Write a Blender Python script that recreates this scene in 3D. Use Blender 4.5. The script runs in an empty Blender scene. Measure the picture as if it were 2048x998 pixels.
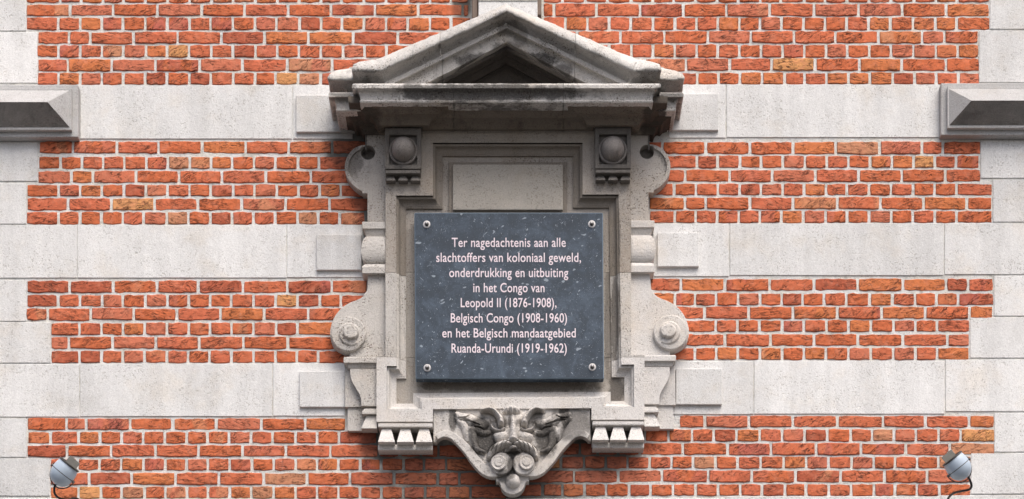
import bpy, bmesh, math, random
import numpy as np
from mathutils import Vector, noise as mnoise

SC = bpy.context.scene
COL = SC.collection
random.seed(7)

# ------------------------------------------------------------------ camera
S = 4.551 / 2048.0          # metres per photograph pixel on the wall plane
D = 10.0                    # camera to wall
ZC = 5.6                    # height of the middle of the picture on the wall
CZ = 1.6                    # eye height of the photographer
cam_d = bpy.data.cameras.new('camera')
cam = bpy.data.objects.new('camera', cam_d)
COL.objects.link(cam)
cam.location = (0, -D, CZ)
cam.rotation_euler = (math.radians(90), 0, 0)
cam_d.sensor_width = 36
cam_d.lens = 36 * D / 4.551
cam_d.shift_y = (ZC - CZ) / 4.551
cam_d.clip_end = 2000
SC.camera = cam

# ------------------------------------------------------------------ sky + sun
SUN_EL, SUN_AZ = math.radians(60), math.radians(24)   # azimuth: from the wall normal towards the right
W = bpy.data.worlds.new('World')
SC.world = W
W.use_nodes = True
wn = W.node_tree
wn.nodes.clear()
wo = wn.nodes.new('ShaderNodeOutputWorld')
wb = wn.nodes.new('ShaderNodeBackground')
ws = wn.nodes.new('ShaderNodeTexSky')
ws.sky_type = 'NISHITA'
ws.sun_disc = False
ws.sun_elevation = SUN_EL
ws.sun_rotation = math.radians(180) - SUN_AZ
ws.dust_density = 6.0
ws.ozone_density = 0.6
ws.air_density = 0.8
wb.inputs['Strength'].default_value = 0.11
wn.links.new(ws.outputs[0], wb.inputs[0])
wn.links.new(wb.outputs[0], wo.inputs[0])
sd = bpy.data.lights.new('sun', 'SUN')
sd.energy = 1.5
sd.angle = math.radians(48)
sd.color = (1.0, 0.975, 0.94)
sun = bpy.data.objects.new('sun', sd)
COL.objects.link(sun)
dirv = Vector((math.sin(SUN_AZ) * math.cos(SUN_EL), -math.cos(SUN_AZ) * math.cos(SUN_EL), math.sin(SUN_EL)))
sun.rotation_euler = dirv.to_track_quat('Z', 'Y').to_euler()
sun.location = dirv * 30
SC.view_settings.view_transform = 'Standard'
SC.view_settings.look = 'None'
SC.view_settings.gamma = 1.0
SC.view_settings.exposure = 0.76

# ------------------------------------------------------------------ geometry helpers
def P(px, py, d=0.0):
    """point standing d metres proud of the wall, seen at photograph pixel px,py"""
    k = 1 - d / D
    return Vector(((px - 1024) * S * k, -d, CZ + ((499 - py) * S + ZC - CZ) * k))

def mir(p):                                    # right-hand twin of a left-hand point
    return (2023 + 0.0225 * p[1] - p[0], p[1] * (1 - 0.0045))

def side(pts, s):
    return pts if s < 0 else [mir(p) for p in pts]

def link(name, me, mat=None, parent=None):
    o = bpy.data.objects.new(name, me)
    COL.objects.link(o)
    if mat:
        me.materials.append(mat)
    if parent:
        o.parent = parent
    return o

def from_bm(name, bm, mat, parent=None, bevel=0, smooth=False, seg=2, ang=35, recalc=True):
    if recalc:
        bmesh.ops.recalc_face_normals(bm, faces=bm.faces)
    me = bpy.data.meshes.new(name)
    bm.to_mesh(me)
    bm.free()
    if smooth:
        for p in me.polygons:
            p.use_smooth = True
    o = link(name, me, mat, parent)
    if bevel:
        b = o.modifiers.new('bevel', 'BEVEL')
        b.width = bevel
        b.segments = seg
        b.limit_method = 'ANGLE'
        b.angle_limit = math.radians(ang)
    return o

def rough(bm, amp, freq=12):
    for v in bm.verts:
        n = mnoise.noise_vector(v.co * freq) + 0.5 * mnoise.noise_vector(v.co * freq * 3.1)
        v.co += n * amp

def prism_bm(pts, d1, d0, holes=(), bm=None):
    bm = bm or bmesh.new()
    loops = [[P(x, y, d1) for x, y in pts]] + [[P(x, y, d1) for x, y in h] for h in holes]
    edges = []
    rings = []
    for L in loops:
        vs = [bm.verts.new(c) for c in L]
        rings.append(vs)
        for i in range(len(vs)):
            edges.append(bm.edges.new((vs[i], vs[(i + 1) % len(vs)])))
    if holes:
        r = bmesh.ops.triangle_fill(bm, edges=edges, use_beauty=True)
        front = [g for g in r['geom'] if isinstance(g, bmesh.types.BMFace)]
    else:
        front = [bm.faces.new(rings[0])]
    for f in front:
        if f.normal.length == 0:
            f.normal_update()
    for vs in rings:
        back = [bm.verts.new((v.co.x, -d0, v.co.z)) for v in vs]
        n = len(vs)
        for i in range(n):
            bm.faces.new((vs[i], vs[(i + 1) % n], back[(i + 1) % n], back[i]))
    return bm

def prism(name, pts, d1, d0, mat, parent=None, holes=(), bevel=0.002, seg=2):
    return from_bm(name, prism_bm(pts, d1, d0, holes), mat, parent, bevel, seg=seg)

def rect(x0, y0, x1, y1):
    return [(x0, y0), (x1, y0), (x1, y1), (x0, y1)]

def offs(pts, closed):
    """mitre vectors of a 2-D polyline (normal = right of travel)"""
    n = len(pts)
    out = []
    def nrm(a, b):
        dx, dy = b[0] - a[0], b[1] - a[1]
        l = math.hypot(dx, dy) or 1
        return (dy / l, -dx / l)
    for i in range(n):
        if closed or 0 < i < n - 1:
            a = nrm(pts[i - 1], pts[i])
            b = nrm(pts[i], pts[(i + 1) % n])
            k = 1 + a[0] * b[0] + a[1] * b[1]
            out.append(((a[0] + b[0]) / k, (a[1] + b[1]) / k))
        elif i == 0:
            out.append(nrm(pts[0], pts[1]))
        else:
            out.append(nrm(pts[-2], pts[-1]))
    return out

def sweep_plan_bm(path, prof, step=0.03):
    """path: plan polyline (x, y) in metres; prof: list of (out, z)"""
    m = offs(path, False)
    rows = []
    for o, z in prof:
        c = [Vector((p[0] + q[0] * o, p[1] + q[1] * o, z)) for p, q in zip(path, m)]
        rows.append(c)
    cnt = [max(1, int((Vector((path[i + 1][0] - path[i][0], path[i + 1][1] - path[i][1])).length) / step)) for i in range(len(path) - 1)]
    bm = bmesh.new()
    grid = []
    for c in rows:
        r = []
        for i in range(len(c) - 1):
            for k in range(cnt[i]):
                r.append(bm.verts.new(c[i].lerp(c[i + 1], k / cnt[i])))
        r.append(bm.verts.new(c[-1]))
        grid.append(r)
    for a, b in zip(grid, grid[1:]):
        for i in range(len(a) - 1):
            bm.faces.new((a[i], a[i + 1], b[i + 1], b[i]))
    return bm

def islands(bm):
    """one bmesh per connected piece"""
    left = set(bm.verts)
    out = []
    while left:
        st = [left.pop()]
        comp = set(st)
        while st:
            v = st.pop()
            for e in v.link_edges:
                w = e.other_vert(v)
                if w not in comp:
                    comp.add(w)
                    st.append(w)
        left -= comp
        keep = {v.index for v in comp}
        c = bm.copy()
        c.verts.ensure_lookup_table()
        bmesh.ops.delete(c, geom=[v for v in c.verts if v.index not in keep], context='VERTS')
        out.append(c)
    bm.free()
    return out

def zc(py, d):
    return P(1024, py, d).z
def xc(px, d):
    return P(px, 499, d).x

def lathe_bm(cx, cy, prof, seg=40, bm=None, top=True):
    """turned boss whose axis points out of the wall: prof = [(radius px, d)]"""
    bm = bm or bmesh.new()
    d_ref = max(d for r, d in prof)
    c = P(cx, cy, (prof[0][1] + prof[-1][1]) / 2)
    rings = []
    for r, d in prof:
        if r <= 0:
            rings.append([bm.verts.new((c.x, -d, c.z))])
        else:
            rings.append([bm.verts.new((c.x + r * S * math.cos(2 * math.pi * i / seg), -d, c.z + r * S * math.sin(2 * math.pi * i / seg))) for i in range(seg)])
    for a, b in zip(rings, rings[1:]):
        for i in range(seg):
            j = (i + 1) % seg
            if len(b) == 1:
                bm.faces.new((a[i], a[j], b[0]))
            else:
                bm.faces.new((a[i], a[j], b[j], b[i]))
    if len(rings[-1]) > 1:
        bm.faces.new(rings[-1])
    return bm

def frustum(name, top, bot, dt, db, d0, mat, parent):
    """gutta: top=(x0,x1,y) at depth dt, bot=(x0,x1,y) at depth db, back at d0"""
    bm = bmesh.new()
    f = [P(top[0], top[2], dt), P(top[1], top[2], dt), P(bot[1], bot[2], db), P(bot[0], bot[2], db)]
    fv = [bm.verts.new(c) for c in f]
    bv = [bm.verts.new((c.x, -d0, c.z)) for c in f]
    bm.faces.new(fv)
    bm.faces.new(bv[::-1])
    for i in range(4):
        j = (i + 1) % 4
        bm.faces.new((fv[i], fv[j], bv[j], bv[i]))
    return from_bm(name, bm, mat, parent, 0.0022)

def tube_bm(pts, r, seg=10, bm=None):
    bm = bm or bmesh.new()
    pts = [Vector(p) for p in pts]
    rings = []
    for i, p in enumerate(pts):
        t = (pts[min(i + 1, len(pts) - 1)] - pts[max(i - 1, 0)]).normalized()
        u = t.cross(Vector((0, 1, 0.01))).normalized()
        w = t.cross(u).normalized()
        rr = r[i] if isinstance(r, (list, tuple)) else r
        rings.append([bm.verts.new(p + (u * math.cos(2 * math.pi * k / seg) + w * math.sin(2 * math.pi * k / seg)) * rr) for k in range(seg)])
    for a, b in zip(rings, rings[1:]):
        for k in range(seg):
            bm.faces.new((a[k], a[(k + 1) % seg], b[(k + 1) % seg], b[k]))
    bm.faces.new(rings[0][::-1])
    bm.faces.new(rings[-1])
    return bm

def smooth_path(pts, n=8):
    pts = [Vector(p) for p in pts]
    out = []
    for i in range(len(pts) - 1):
        p0, p1, p2, p3 = pts[max(i - 1, 0)], pts[i], pts[i + 1], pts[min(i + 2, len(pts) - 1)]
        for k in range(n):
            t = k / n
            out.append(0.5 * ((2 * p1) + (p2 - p0) * t + (2 * p0 - 5 * p1 + 4 * p2 - p3) * t * t + (3 * p1 - p0 - 3 * p2 + p3) * t ** 3))
    out.append(pts[-1])
    return out

def cm2(pts, n=6):
    return [(v.x, v.y) for v in smooth_path([(a, b, 0) for a, b in pts], n)]

def thing(name, label, cat, loc, group=None):
    o = bpy.data.objects.new(name, None)
    o.empty_display_size = 0.2
    COL.objects.link(o)
    o.location = (0, 0, 0)
    o['label'] = label
    o['category'] = cat
    if group:
        o['group'] = group
    return o

# ------------------------------------------------------------------ materials
class NT:
    def __init__(s, name):
        s.m = bpy.data.materials.new(name)
        s.m.use_nodes = True
        s.t = s.m.node_tree
        s.t.nodes.clear()
        s.out = s.t.nodes.new('ShaderNodeOutputMaterial')
        s.b = s.t.nodes.new('ShaderNodeBsdfPrincipled')
        s.t.links.new(s.b.outputs[0], s.out.inputs[0])
        g = s.t.nodes.new('ShaderNodeNewGeometry')
        s.pos = g.outputs['Position']
        s.island = g.outputs['Random Per Island']
        s.orand = s.t.nodes.new('ShaderNodeObjectInfo').outputs['Random']
    def n(s, typ, **kw):
        nd = s.t.nodes.new(typ)
        for k, v in kw.items():
            setattr(nd, k, v)
        return nd
    def put(s, sock, v):
        if hasattr(v, 'is_output'):
            s.t.links.new(v, sock)
        elif v is not None:
            if sock.type == 'RGBA' and len(v) == 3:
                v = (*v, 1)
            sock.default_value = v
    def math(s, op, a, b=None, c=None, clamp=False):
        nd = s.n('ShaderNodeMath', operation=op, use_clamp=clamp)
        s.put(nd.inputs[0], a)
        if b is not None: s.put(nd.inputs[1], b)
        if c is not None: s.put(nd.inputs[2], c)
        return nd.outputs[0]
    def vmath(s, op, a, b):
        nd = s.n('ShaderNodeVectorMath', operation=op)
        s.put(nd.inputs[0], a)
        s.put(nd.inputs[1], b)
        return nd.outputs[0]
    def noise(s, vec, scale, detail=3, rough=0.55, dist=0.0, out=0):
        nd = s.n('ShaderNodeTexNoise')
        s.put(nd.inputs['Vector'], vec)
        nd.inputs['Scale'].default_value = scale
        nd.inputs['Detail'].default_value = detail
        nd.inputs['Roughness'].default_value = rough
        nd.inputs['Distortion'].default_value = dist
        return nd.outputs[out]
    def mapr(s, v, a, b, c=0.0, d=1.0, smooth=True):
        nd = s.n('ShaderNodeMapRange')
        nd.interpolation_type = 'SMOOTHSTEP' if smooth else 'LINEAR'
        s.put(nd.inputs['Value'], v)
        for k, x in zip(('From Min', 'From Max', 'To Min', 'To Max'), (a, b, c, d)):
            s.put(nd.inputs[k], x)
        return nd.outputs[0]
    def mix(s, f, a, b, mode='MIX'):
        nd = s.n('ShaderNodeMix', data_type='RGBA', blend_type=mode)
        s.put(nd.inputs[0], f)
        s.put(nd.inputs[6], a)
        s.put(nd.inputs[7], b)
        return nd.outputs[2]
    def ramp(s, f, stops, const=False):
        nd = s.n('ShaderNodeValToRGB')
        nd.color_ramp.interpolation = 'CONSTANT' if const else 'LINEAR'
        e = nd.color_ramp.elements
        while len(e) < len(stops): e.new(0.5)
        for k, (p, c) in enumerate(stops):
            e[k].position = p
            e[k].color = (*c, 1)
        s.put(nd.inputs[0], f)
        return nd.outputs[0]
    def bump(s, h, strength=0.5, dist=0.002, normal=None):
        nd = s.n('ShaderNodeBump')
        nd.inputs['Strength'].default_value = strength
        nd.inputs['Distance'].default_value = dist
        s.put(nd.inputs['Height'], h)
        if normal: s.put(nd.inputs['Normal'], normal)
        return nd.outputs[0]
    def scalev(s, v):
        return s.vmath('MULTIPLY', s.pos, v)
    def spot(s, cx, cy, rx, ry, soft=0.6, wob=None, dd=0.0):
        """soft ellipse on the wall, in photograph pixels"""
        c = P(cx, cy, dd)
        d = s.vmath('SUBTRACT', s.pos, (c.x, 0, c.z))
        d = s.vmath('MULTIPLY', d, (1 / (rx * S), 0, 1 / (ry * S)))
        nd = s.n('ShaderNodeVectorMath', operation='LENGTH')
        s.put(nd.inputs[0], d)
        v = nd.outputs['Value']
        if wob is not None:
            v = s.math('ADD', v, wob)
        return s.mapr(v, 1.0 - soft / 2, 1.0 + soft / 2, 1.0, 0.0)

STAINS = [(960, 960, 215, 92), (1195, 905, 75, 55), (760, 890, 42, 42), (925, 8, 22, 28), (722, 275, 40, 20), (745, 400, 34, 75), (690, 300, 40, 40), (725, 715, 35, 18)]

def wall_stain(t):
    wob = t.math('MULTIPLY_ADD', t.noise(t.pos, 9, 4, 0.6), 1.1, -0.55)
    acc = None
    for sp in STAINS:
        v = t.spot(*sp, soft=0.7, wob=wob)
        acc = v if acc is None else t.math('MAXIMUM', acc, v)
    return acc

def stone(name, base, vary=0.10, specks=0.5, grime=0.0, grime_lo=0.52, spots=(), warm=0.0, wall=False, grime_shade_col=(0.035, 0.033, 0.031), rgh=0.004, dd=0.0):
    t = NT(name)
    r = t.math('FRACT', t.math('ADD', t.orand, t.island))
    off = t.vmath('ADD', t.pos, (3.1, 1.7, 0.4))
    big = t.noise(off, 2.6, 4, 0.6)
    mid = t.noise(off, 22, 4, 0.65)
    fine = t.noise(off, 160, 3, 0.7)
    grit = t.noise(off, 420, 2, 0.6)
    v = t.math('MULTIPLY_ADD', big, vary * 1.4, 1 - vary * 0.7)
    v = t.math('MULTIPLY', v, t.math('MULTIPLY_ADD', mid, vary, 1 - vary / 2))
    v = t.math('MULTIPLY', v, t.math('MULTIPLY_ADD', fine, 0.50, 0.75))
    v = t.math('MULTIPLY', v, t.math('MULTIPLY_ADD', grit, 0.6, 0.70))
    v = t.math('MULTIPLY', v, t.math('MULTIPLY_ADD', r, vary * 0.6, 1 - vary * 0.3))
    warmc = (base[0] * 0.94, base[1] * 0.87, base[2] * 0.78)
    col = t.mix(t.mapr(t.noise(t.vmath('ADD', t.pos, (9, 4, 2)), 4.5, 4, 0.65), 0.48, 0.72, 0, 0.5 + warm), base, warmc)
    col = t.mix(1.0, col, v, 'MULTIPLY')
    # open pores of the limestone
    pm = t.mapr(t.noise(t.vmath('ADD', t.pos, (5, 2, 8)), 7, 3, 0.6), 0.35, 0.65, 0.15, 1.0)
    pore = t.mapr(t.noise(t.pos, 150, 0.6, 0.4), 0.62, 0.70, 0, 1)
    pore = t.math('MAXIMUM', pore, t.mapr(t.noise(t.vmath('ADD', t.pos, (7, 7, 7)), 290, 0.8, 0.5), 0.60, 0.70, 0, 0.85))
    pore = t.math('MULTIPLY', pore, t.math('MULTIPLY', pm, specks))
    col = t.mix(pore, col, (base[0] * 0.30, base[1] * 0.26, base[2] * 0.22))
    if grime > 0 or spots:
        st = t.noise(t.vmath('MULTIPLY', off, (1.0, 1.0, 0.45)), 9.0, 6, 0.72, 0.4)
        g = t.mapr(st, grime_lo, grime_lo + 0.16, 0, grime) if grime > 0 else 0.0
        wob = t.math('MULTIPLY_ADD', t.noise(off, 13, 6, 0.7), 1.9, -0.95)
        for sp in spots:
            w = t.math('MULTIPLY', t.spot(*sp[:4], soft=0.5, wob=wob, dd=dd), sp[4])
            g = t.math('MAXIMUM', g, w)
        g = t.math('MULTIPLY', g, t.mapr(t.noise(off, 150, 3, 0.7), 0.30, 0.52, 0.80, 1.0))
        col = t.mix(g, col, grime_shade_col)
    if wall:
        run = t.noise(t.vmath('MULTIPLY', off, (14, 1, 1.6)), 1.0, 5, 0.65)
        col = t.mix(1.0, col, t.math('MULTIPLY', t.mapr(run, 0.3, 0.7, 0.90, 1.03), t.math('MULTIPLY_ADD', r, 0.10, 0.94)), 'MULTIPLY')
        blot = t.mapr(t.noise(t.vmath('ADD', t.pos, (1, 6, 3)), 3.2, 6, 0.7), 0.56, 0.74, 0, 0.30)
        col = t.mix(blot, col, (0.42, 0.405, 0.38))
        col = t.mix(t.math('MULTIPLY', wall_stain(t), 0.6), col, (0.16, 0.145, 0.125))
    t.put(t.b.inputs['Base Color'], col)
    t.b.inputs['Roughness'].default_value = 0.55 if name == 'blackened and shade dark limestone' else 0.92
    t.b.inputs['Specular IOR Level'].default_value = 0.2
    h = t.math('ADD', t.math('MULTIPLY', fine, 0.8), t.math('MULTIPLY', mid, 0.7))
    h = t.math('SUBTRACT', h, t.math('MULTIPLY', pore, 0.9))
    t.put(t.b.inputs['Normal'], t.bump(h, 0.75, rgh))
    return t.m

def brick_mat():
    t = NT('fired clay brick')
    r = t.math('FRACT', t.math('ADD', t.math('MULTIPLY', t.orand, 3.7), t.island))
    r2 = t.math('FRACT', t.math('MULTIPLY', r, 37.7))
    r3 = t.math('FRACT', t.math('MULTIPLY', r, 91.3))
    r4 = t.math('FRACT', t.math('MULTIPLY', r, 171.9))
    cmb = t.n('ShaderNodeCombineXYZ')
    t.put(cmb.inputs[0], t.math('MULTIPLY', r, 31.0))
    t.put(cmb.inputs[1], t.math('MULTIPLY', r2, 17.0))
    t.put(cmb.inputs[2], t.math('MULTIPLY', r3, 23.0))
    p = t.vmath('ADD', t.pos, cmb.outputs[0])
    A, B, Cc, Dd, E, F = (0.56, 0.150, 0.062), (0.45, 0.115, 0.060), (0.57, 0.175, 0.098), (0.60, 0.19, 0.072), (0.54, 0.245, 0.135), (0.66, 0.31, 0.125)
    stops = [(0.0, B), (0.06, A), (0.24, (0.59, 0.160, 0.076)), (0.42, (0.57, 0.150, 0.062)), (0.56, Cc), (0.68, Dd), (0.80, (0.58, 0.155, 0.078)), (0.945, E), (0.97, (0.58, 0.16, 0.075)), (0.99, F)]
    base = t.ramp(r2, stops, True)
    # second tone in part of a brick, from the kiln
    base2 = t.ramp(r3, [(0.0, (0.57, 0.17, 0.105)), (0.3, (0.64, 0.17, 0.075)), (0.6, (0.62, 0.28, 0.15)), (0.8, (0.47, 0.13, 0.10))], True)
    pn = t.noise(t.vmath('MULTIPLY', p, (1, 0.3, 0.35)), 11, 2, 0.5)
    patch = t.math('MULTIPLY', t.mapr(pn, 0.50, 0.58), t.mapr(r4, 0.45, 0.9, 0.0, 0.7))
    col = t.mix(patch, base, base2)
    # mottling
    mot = t.noise(p, 55, 4, 0.65)
    col = t.mix(1.0, col, t.math('MULTIPLY_ADD', mot, 0.80, 0.60), 'MULTIPLY')
    col = t.mix(t.mapr(t.noise(p, 30, 3, 0.6), 0.48, 0.70, 0, 0.45), col, (0.60, 0.23, 0.14))
    grit = t.noise(p, 380, 2, 0.6)
    col = t.mix(1.0, col, t.math('MULTIPLY_ADD', grit, 0.45, 0.78), 'MULTIPLY')
    # folds and cracks running along the clay
    ang = t.math('MULTIPLY_ADD', r4, 1.1, -0.35)
    vr = t.n('ShaderNodeVectorRotate', rotation_type='Y_AXIS')
    t.put(vr.inputs['Vector'], p)
    t.put(vr.inputs['Angle'], ang)
    wv = t.noise(p, 16, 2, 0.5, out=1)
    q = t.vmath('ADD', vr.outputs[0], t.vmath('MULTIPLY', t.vmath('SUBTRACT', wv, (0.5, 0.5, 0.5)), (0.02, 0.02, 0.032)))
    s1 = t.noise(t.vmath('MULTIPLY', q, (0.15, 1, 1.0)), 72, 3, 0.62)
    ridge = t.math('ABSOLUTE', t.math('SUBTRACT', s1, 0.5))
    s2 = t.noise(t.vmath('MULTIPLY', q, (0.22, 1, 1.0)), 130, 2.5, 0.6)
    ridge2 = t.math('ABSOLUTE', t.math('SUBTRACT', s2, 0.47))
    cm = t.mapr(t.noise(p, 19, 3, 0.6), 0.40, 0.62, 0.0, 1.0)
    crack = t.math('MULTIPLY', t.mapr(ridge, 0.006, 0.032, 1, 0), cm)
    crack2 = t.math('MULTIPLY', t.mapr(ridge2, 0.006, 0.030, 0.8, 0), t.mapr(t.noise(p, 25, 3, 0.6), 0.47, 0.6, 0.0, 1.0))
    cr = t.math('MAXIMUM', crack, crack2)
    col = t.mix(t.math('MULTIPLY', cr, 0.88), col, (0.075, 0.028, 0.018))
    # lime bloom
    bl = t.mapr(t.noise(t.vmath('ADD', p, (0, 0, 4)), 26, 5, 0.7), 0.60, 0.78, 0, 0.35)
    col = t.mix(bl, col, (0.55, 0.36, 0.29))
    st = wall_stain(t)
    col = t.mix(t.math('MULTIPLY', st, 0.60), col, (0.13, 0.062, 0.046))
    t.put(t.b.inputs['Base Color'], col)
    t.b.inputs['Roughness'].default_value = 0.88
    t.b.inputs['Specular IOR Level'].default_value = 0.22
    h = t.math('ADD', t.math('MULTIPLY', t.noise(p, 70, 4, 0.65), 0.9), t.math('MULTIPLY', grit, 0.25))
    h = t.math('ADD', h, t.math('MULTIPLY', t.noise(t.vmath('MULTIPLY', q, (0.3, 1, 1)), 60, 3, 0.6), 0.9))
    h = t.math('SUBTRACT', h, cr)
    t.put(t.b.inputs['Normal'], t.bump(h, 0.85, 0.0045))
    return t.m

def mortar_mat():
    t = NT('lime mortar')
    big = t.noise(t.pos, 5, 5, 0.65)
    fine = t.noise(t.pos, 240, 3, 0.7)
    v = t.math('MULTIPLY', t.math('MULTIPLY_ADD', big, 0.22, 0.89), t.math('MULTIPLY_ADD', fine, 0.45, 0.78))
    col = t.mix(t.mapr(t.noise(t.pos, 9, 3, 0.6), 0.4, 0.65, 0, 0.8), (0.72, 0.725, 0.71), (0.69, 0.67, 0.60))
    col = t.mix(1.0, col, v, 'MULTIPLY')
    sp = t.mapr(t.noise(t.vmath('ADD', t.pos, (2, 3, 4)), 130, 2, 0.6), 0.64, 0.71, 0, 0.65)
    col = t.mix(sp, col, (0.12, 0.10, 0.08))
    dirt = t.mapr(t.noise(t.pos, 30, 4, 0.7), 0.50, 0.72, 0, 0.6)
    col = t.mix(dirt, col, (0.26, 0.25, 0.22))
    col = t.mix(t.math('MULTIPLY', wall_stain(t), 0.95), col, (0.10, 0.10, 0.092))
    t.put(t.b.inputs['Base Color'], col)
    t.b.inputs['Roughness'].default_value = 0.95
    t.b.inputs['Specular IOR Level'].default_value = 0.15
    h = t.math('ADD', t.noise(t.pos, 90, 4, 0.7), fine)
    t.put(t.b.inputs['Normal'], t.bump(h, 0.9, 0.004))
    return t.m

def simple(name, col, rough=0.5, metal=0.0, vary=0.1, scale=60, bump=0.0):
    t = NT(name)
    n = t.noise(t.pos, scale, 4, 0.65)
    t.put(t.b.inputs['Base Color'], t.mix(1.0, col, t.math('MULTIPLY_ADD', n, vary * 2, 1 - vary), 'MULTIPLY'))
    t.put(t.b.inputs['Roughness'], t.math('MULTIPLY_ADD', n, 0.15, rough - 0.07))
    t.b.inputs['Metallic'].default_value = metal
    if bump:
        t.put(t.b.inputs['Normal'], t.bump(n, bump, 0.002))
    return t.m

def slate_mat():
    t = NT('blue grey slate')
    cloud = t.noise(t.pos, 8, 6, 0.72, 0.8)
    cl2 = t.noise(t.vmath('ADD', t.pos, (4, 0, 1)), 26, 5, 0.7, 0.6)
    col = t.ramp(t.math('MULTIPLY_ADD', t.math('ADD', cloud, t.math('MULTIPLY', cl2, 0.7)), 1.25, -0.56),
                 [(0.0, (0.013, 0.022, 0.033)), (0.45, (0.025, 0.041, 0.062)), (1.0, (0.085, 0.122, 0.17))])
    fine = t.noise(t.pos, 300, 3, 0.7)
    col = t.mix(1.0, col, t.math('MULTIPLY_ADD', fine, 0.7, 0.65), 'MULTIPLY')
    # chalky scratches and fossil flecks
    def fleck(off, rot, sc, lo, stretch, amt):
        vr = t.n('ShaderNodeVectorRotate', rotation_type='Y_AXIS')
        t.put(vr.inputs['Vector'], t.vmath('ADD', t.pos, off))
        vr.inputs['Angle'].default_value = rot
        return t.mapr(t.noise(t.vmath('MULTIPLY', vr.outputs[0], (stretch, 1, 1)), sc, 1, 0.4), lo, lo + 0.035, 0, amt)
    f = fleck((1, 0, 2), 0.9, 90, 0.725, 0.35, 0.8)
    for a in (((4, 0, 7), -0.7, 120, 0.735, 0.25, 0.75), ((8, 0, 3), 2.0, 150, 0.72, 0.5, 0.65), ((6, 0, 1), 0.2, 45, 0.735, 0.6, 0.65), ((2, 0, 9), 0.0, 230, 0.69, 1.0, 0.5)):
        f = t.math('MAXIMUM', f, fleck(*a))
    ridge = t.math('ABSOLUTE', t.math('SUBTRACT', t.noise(t.vmath('ADD', t.pos, (3, 0, 3)), 14, 3, 0.6, 1.2), 0.5))
    hair = t.math('MULTIPLY', t.mapr(ridge, 0.001, 0.006, 0.45, 0), t.mapr(t.noise(t.pos, 12, 2, 0.5), 0.52, 0.62, 0, 1))
    f = t.math('MAXIMUM', f, hair)
    col = t.mix(f, col, (0.36, 0.42, 0.48))
    t.put(t.b.inputs['Base Color'], col)
    t.put(t.b.inputs['Roughness'], t.math('MULTIPLY_ADD', cl2, 0.3, 0.36))
    t.b.inputs['Specular IOR Level'].default_value = 0.45
    t.put(t.b.inputs['Normal'], t.bump(fine, 0.12, 0.001))
    return t.m

M_BRICK = brick_mat()
M_MORTAR = mortar_mat()
M_WALLSTONE = stone('white ashlar limestone', (0.70, 0.70, 0.69), vary=0.14, specks=0.38, wall=True, rgh=0.0025)
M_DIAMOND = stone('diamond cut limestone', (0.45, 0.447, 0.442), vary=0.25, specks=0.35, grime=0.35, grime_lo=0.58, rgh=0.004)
M_SOOT = stone('limestone under black soot crust', (0.24, 0.23, 0.215), vary=0.6, specks=0.2, grime=0.5, grime_lo=0.48, rgh=0.008, grime_shade_col=(0.09, 0.085, 0.08))
M_PED = stone('weathered limestone of the pediment', (0.63, 0.61, 0.58), vary=0.24, specks=0.9, grime=0.5, grime_lo=0.56, warm=0.2, rgh=0.010,
              spots=[(985, 190, 165, 15, 0.8), (830, 190, 22, 14, 0.8), (1013, 50, 26, 14, 0.5), (1040, 66, 14, 20, 0.45), (950, 112, 40, 15, 0.8), (1075, 112, 40, 16, 0.85), (1013, 84, 30, 12, 0.55), (1122, 132, 20, 14, 0.7),
                     (740, 158, 26, 10, 0.5), (1300, 158, 30, 11, 0.5), (682, 172, 26, 16, 0.6), (1345, 172, 26, 18, 0.65), (1322, 200, 14, 16, 0.9)], dd=0.28)
M_TYMP = stone('sooty and shade darkened limestone of the tympanum', (0.095, 0.086, 0.078), vary=0.25, specks=0.5, grime=0.3, grime_lo=0.55, rgh=0.004, grime_shade_col=(0.06, 0.055, 0.05))  # soot tone, made darker still to paint in the recess shade
M_SHEL = stone('soot browned and shade darkened limestone', (0.20, 0.172, 0.142), vary=0.25, specks=0.6, grime=0.45, grime_lo=0.52, warm=0.3, rgh=0.005,
               spots=[(725, 250, 34, 26, 0.8), (1318, 250, 34, 28, 0.85), (880, 225, 25, 14, 0.6)], dd=0.12, grime_shade_col=(0.06, 0.052, 0.045))  # soot brown deepened with painted shade from the cornice above
M_UPM = stone('brown limestone of the upper moulding', (0.27, 0.24, 0.205), vary=0.22, specks=0.5, grime=0.3, grime_lo=0.55, rgh=0.004, grime_shade_col=(0.09, 0.08, 0.07))
M_TAB = stone('grey limestone tablet', (0.45, 0.42, 0.37), vary=0.16, specks=0.4, grime=0.15, grime_lo=0.6, rgh=0.004, grime_shade_col=(0.14, 0.125, 0.11))
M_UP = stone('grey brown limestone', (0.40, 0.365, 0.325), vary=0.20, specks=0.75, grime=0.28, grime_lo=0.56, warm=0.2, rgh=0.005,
             spots=[(760, 275, 40, 30, 0.45), (1265, 280, 50, 28, 0.4), (1232, 480, 9, 75, 0.75), (800, 470, 7, 60, 0.35)], dd=0.065, grime_shade_col=(0.10, 0.09, 0.08))
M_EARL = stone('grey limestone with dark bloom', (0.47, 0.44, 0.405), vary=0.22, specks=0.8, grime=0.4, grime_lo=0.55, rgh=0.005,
               spots=[(700, 320, 24, 34, 0.6)], dd=0.06, grime_shade_col=(0.09, 0.08, 0.07))
M_MID = stone('pale limestone with pits', (0.57, 0.545, 0.51), vary=0.13, specks=0.95, grime=0.16, grime_lo=0.60, rgh=0.005, grime_shade_col=(0.12, 0.107, 0.095), dd=0.055,
              spots=[(1230, 630, 9, 110, 0.75), (818, 640, 4, 90, 0.35)])
M_LOW = stone('pale washed limestone', (0.63, 0.61, 0.585), vary=0.14, specks=0.5, grime=0.10, grime_lo=0.62, rgh=0.004, grime_shade_col=(0.17, 0.155, 0.14))
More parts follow.
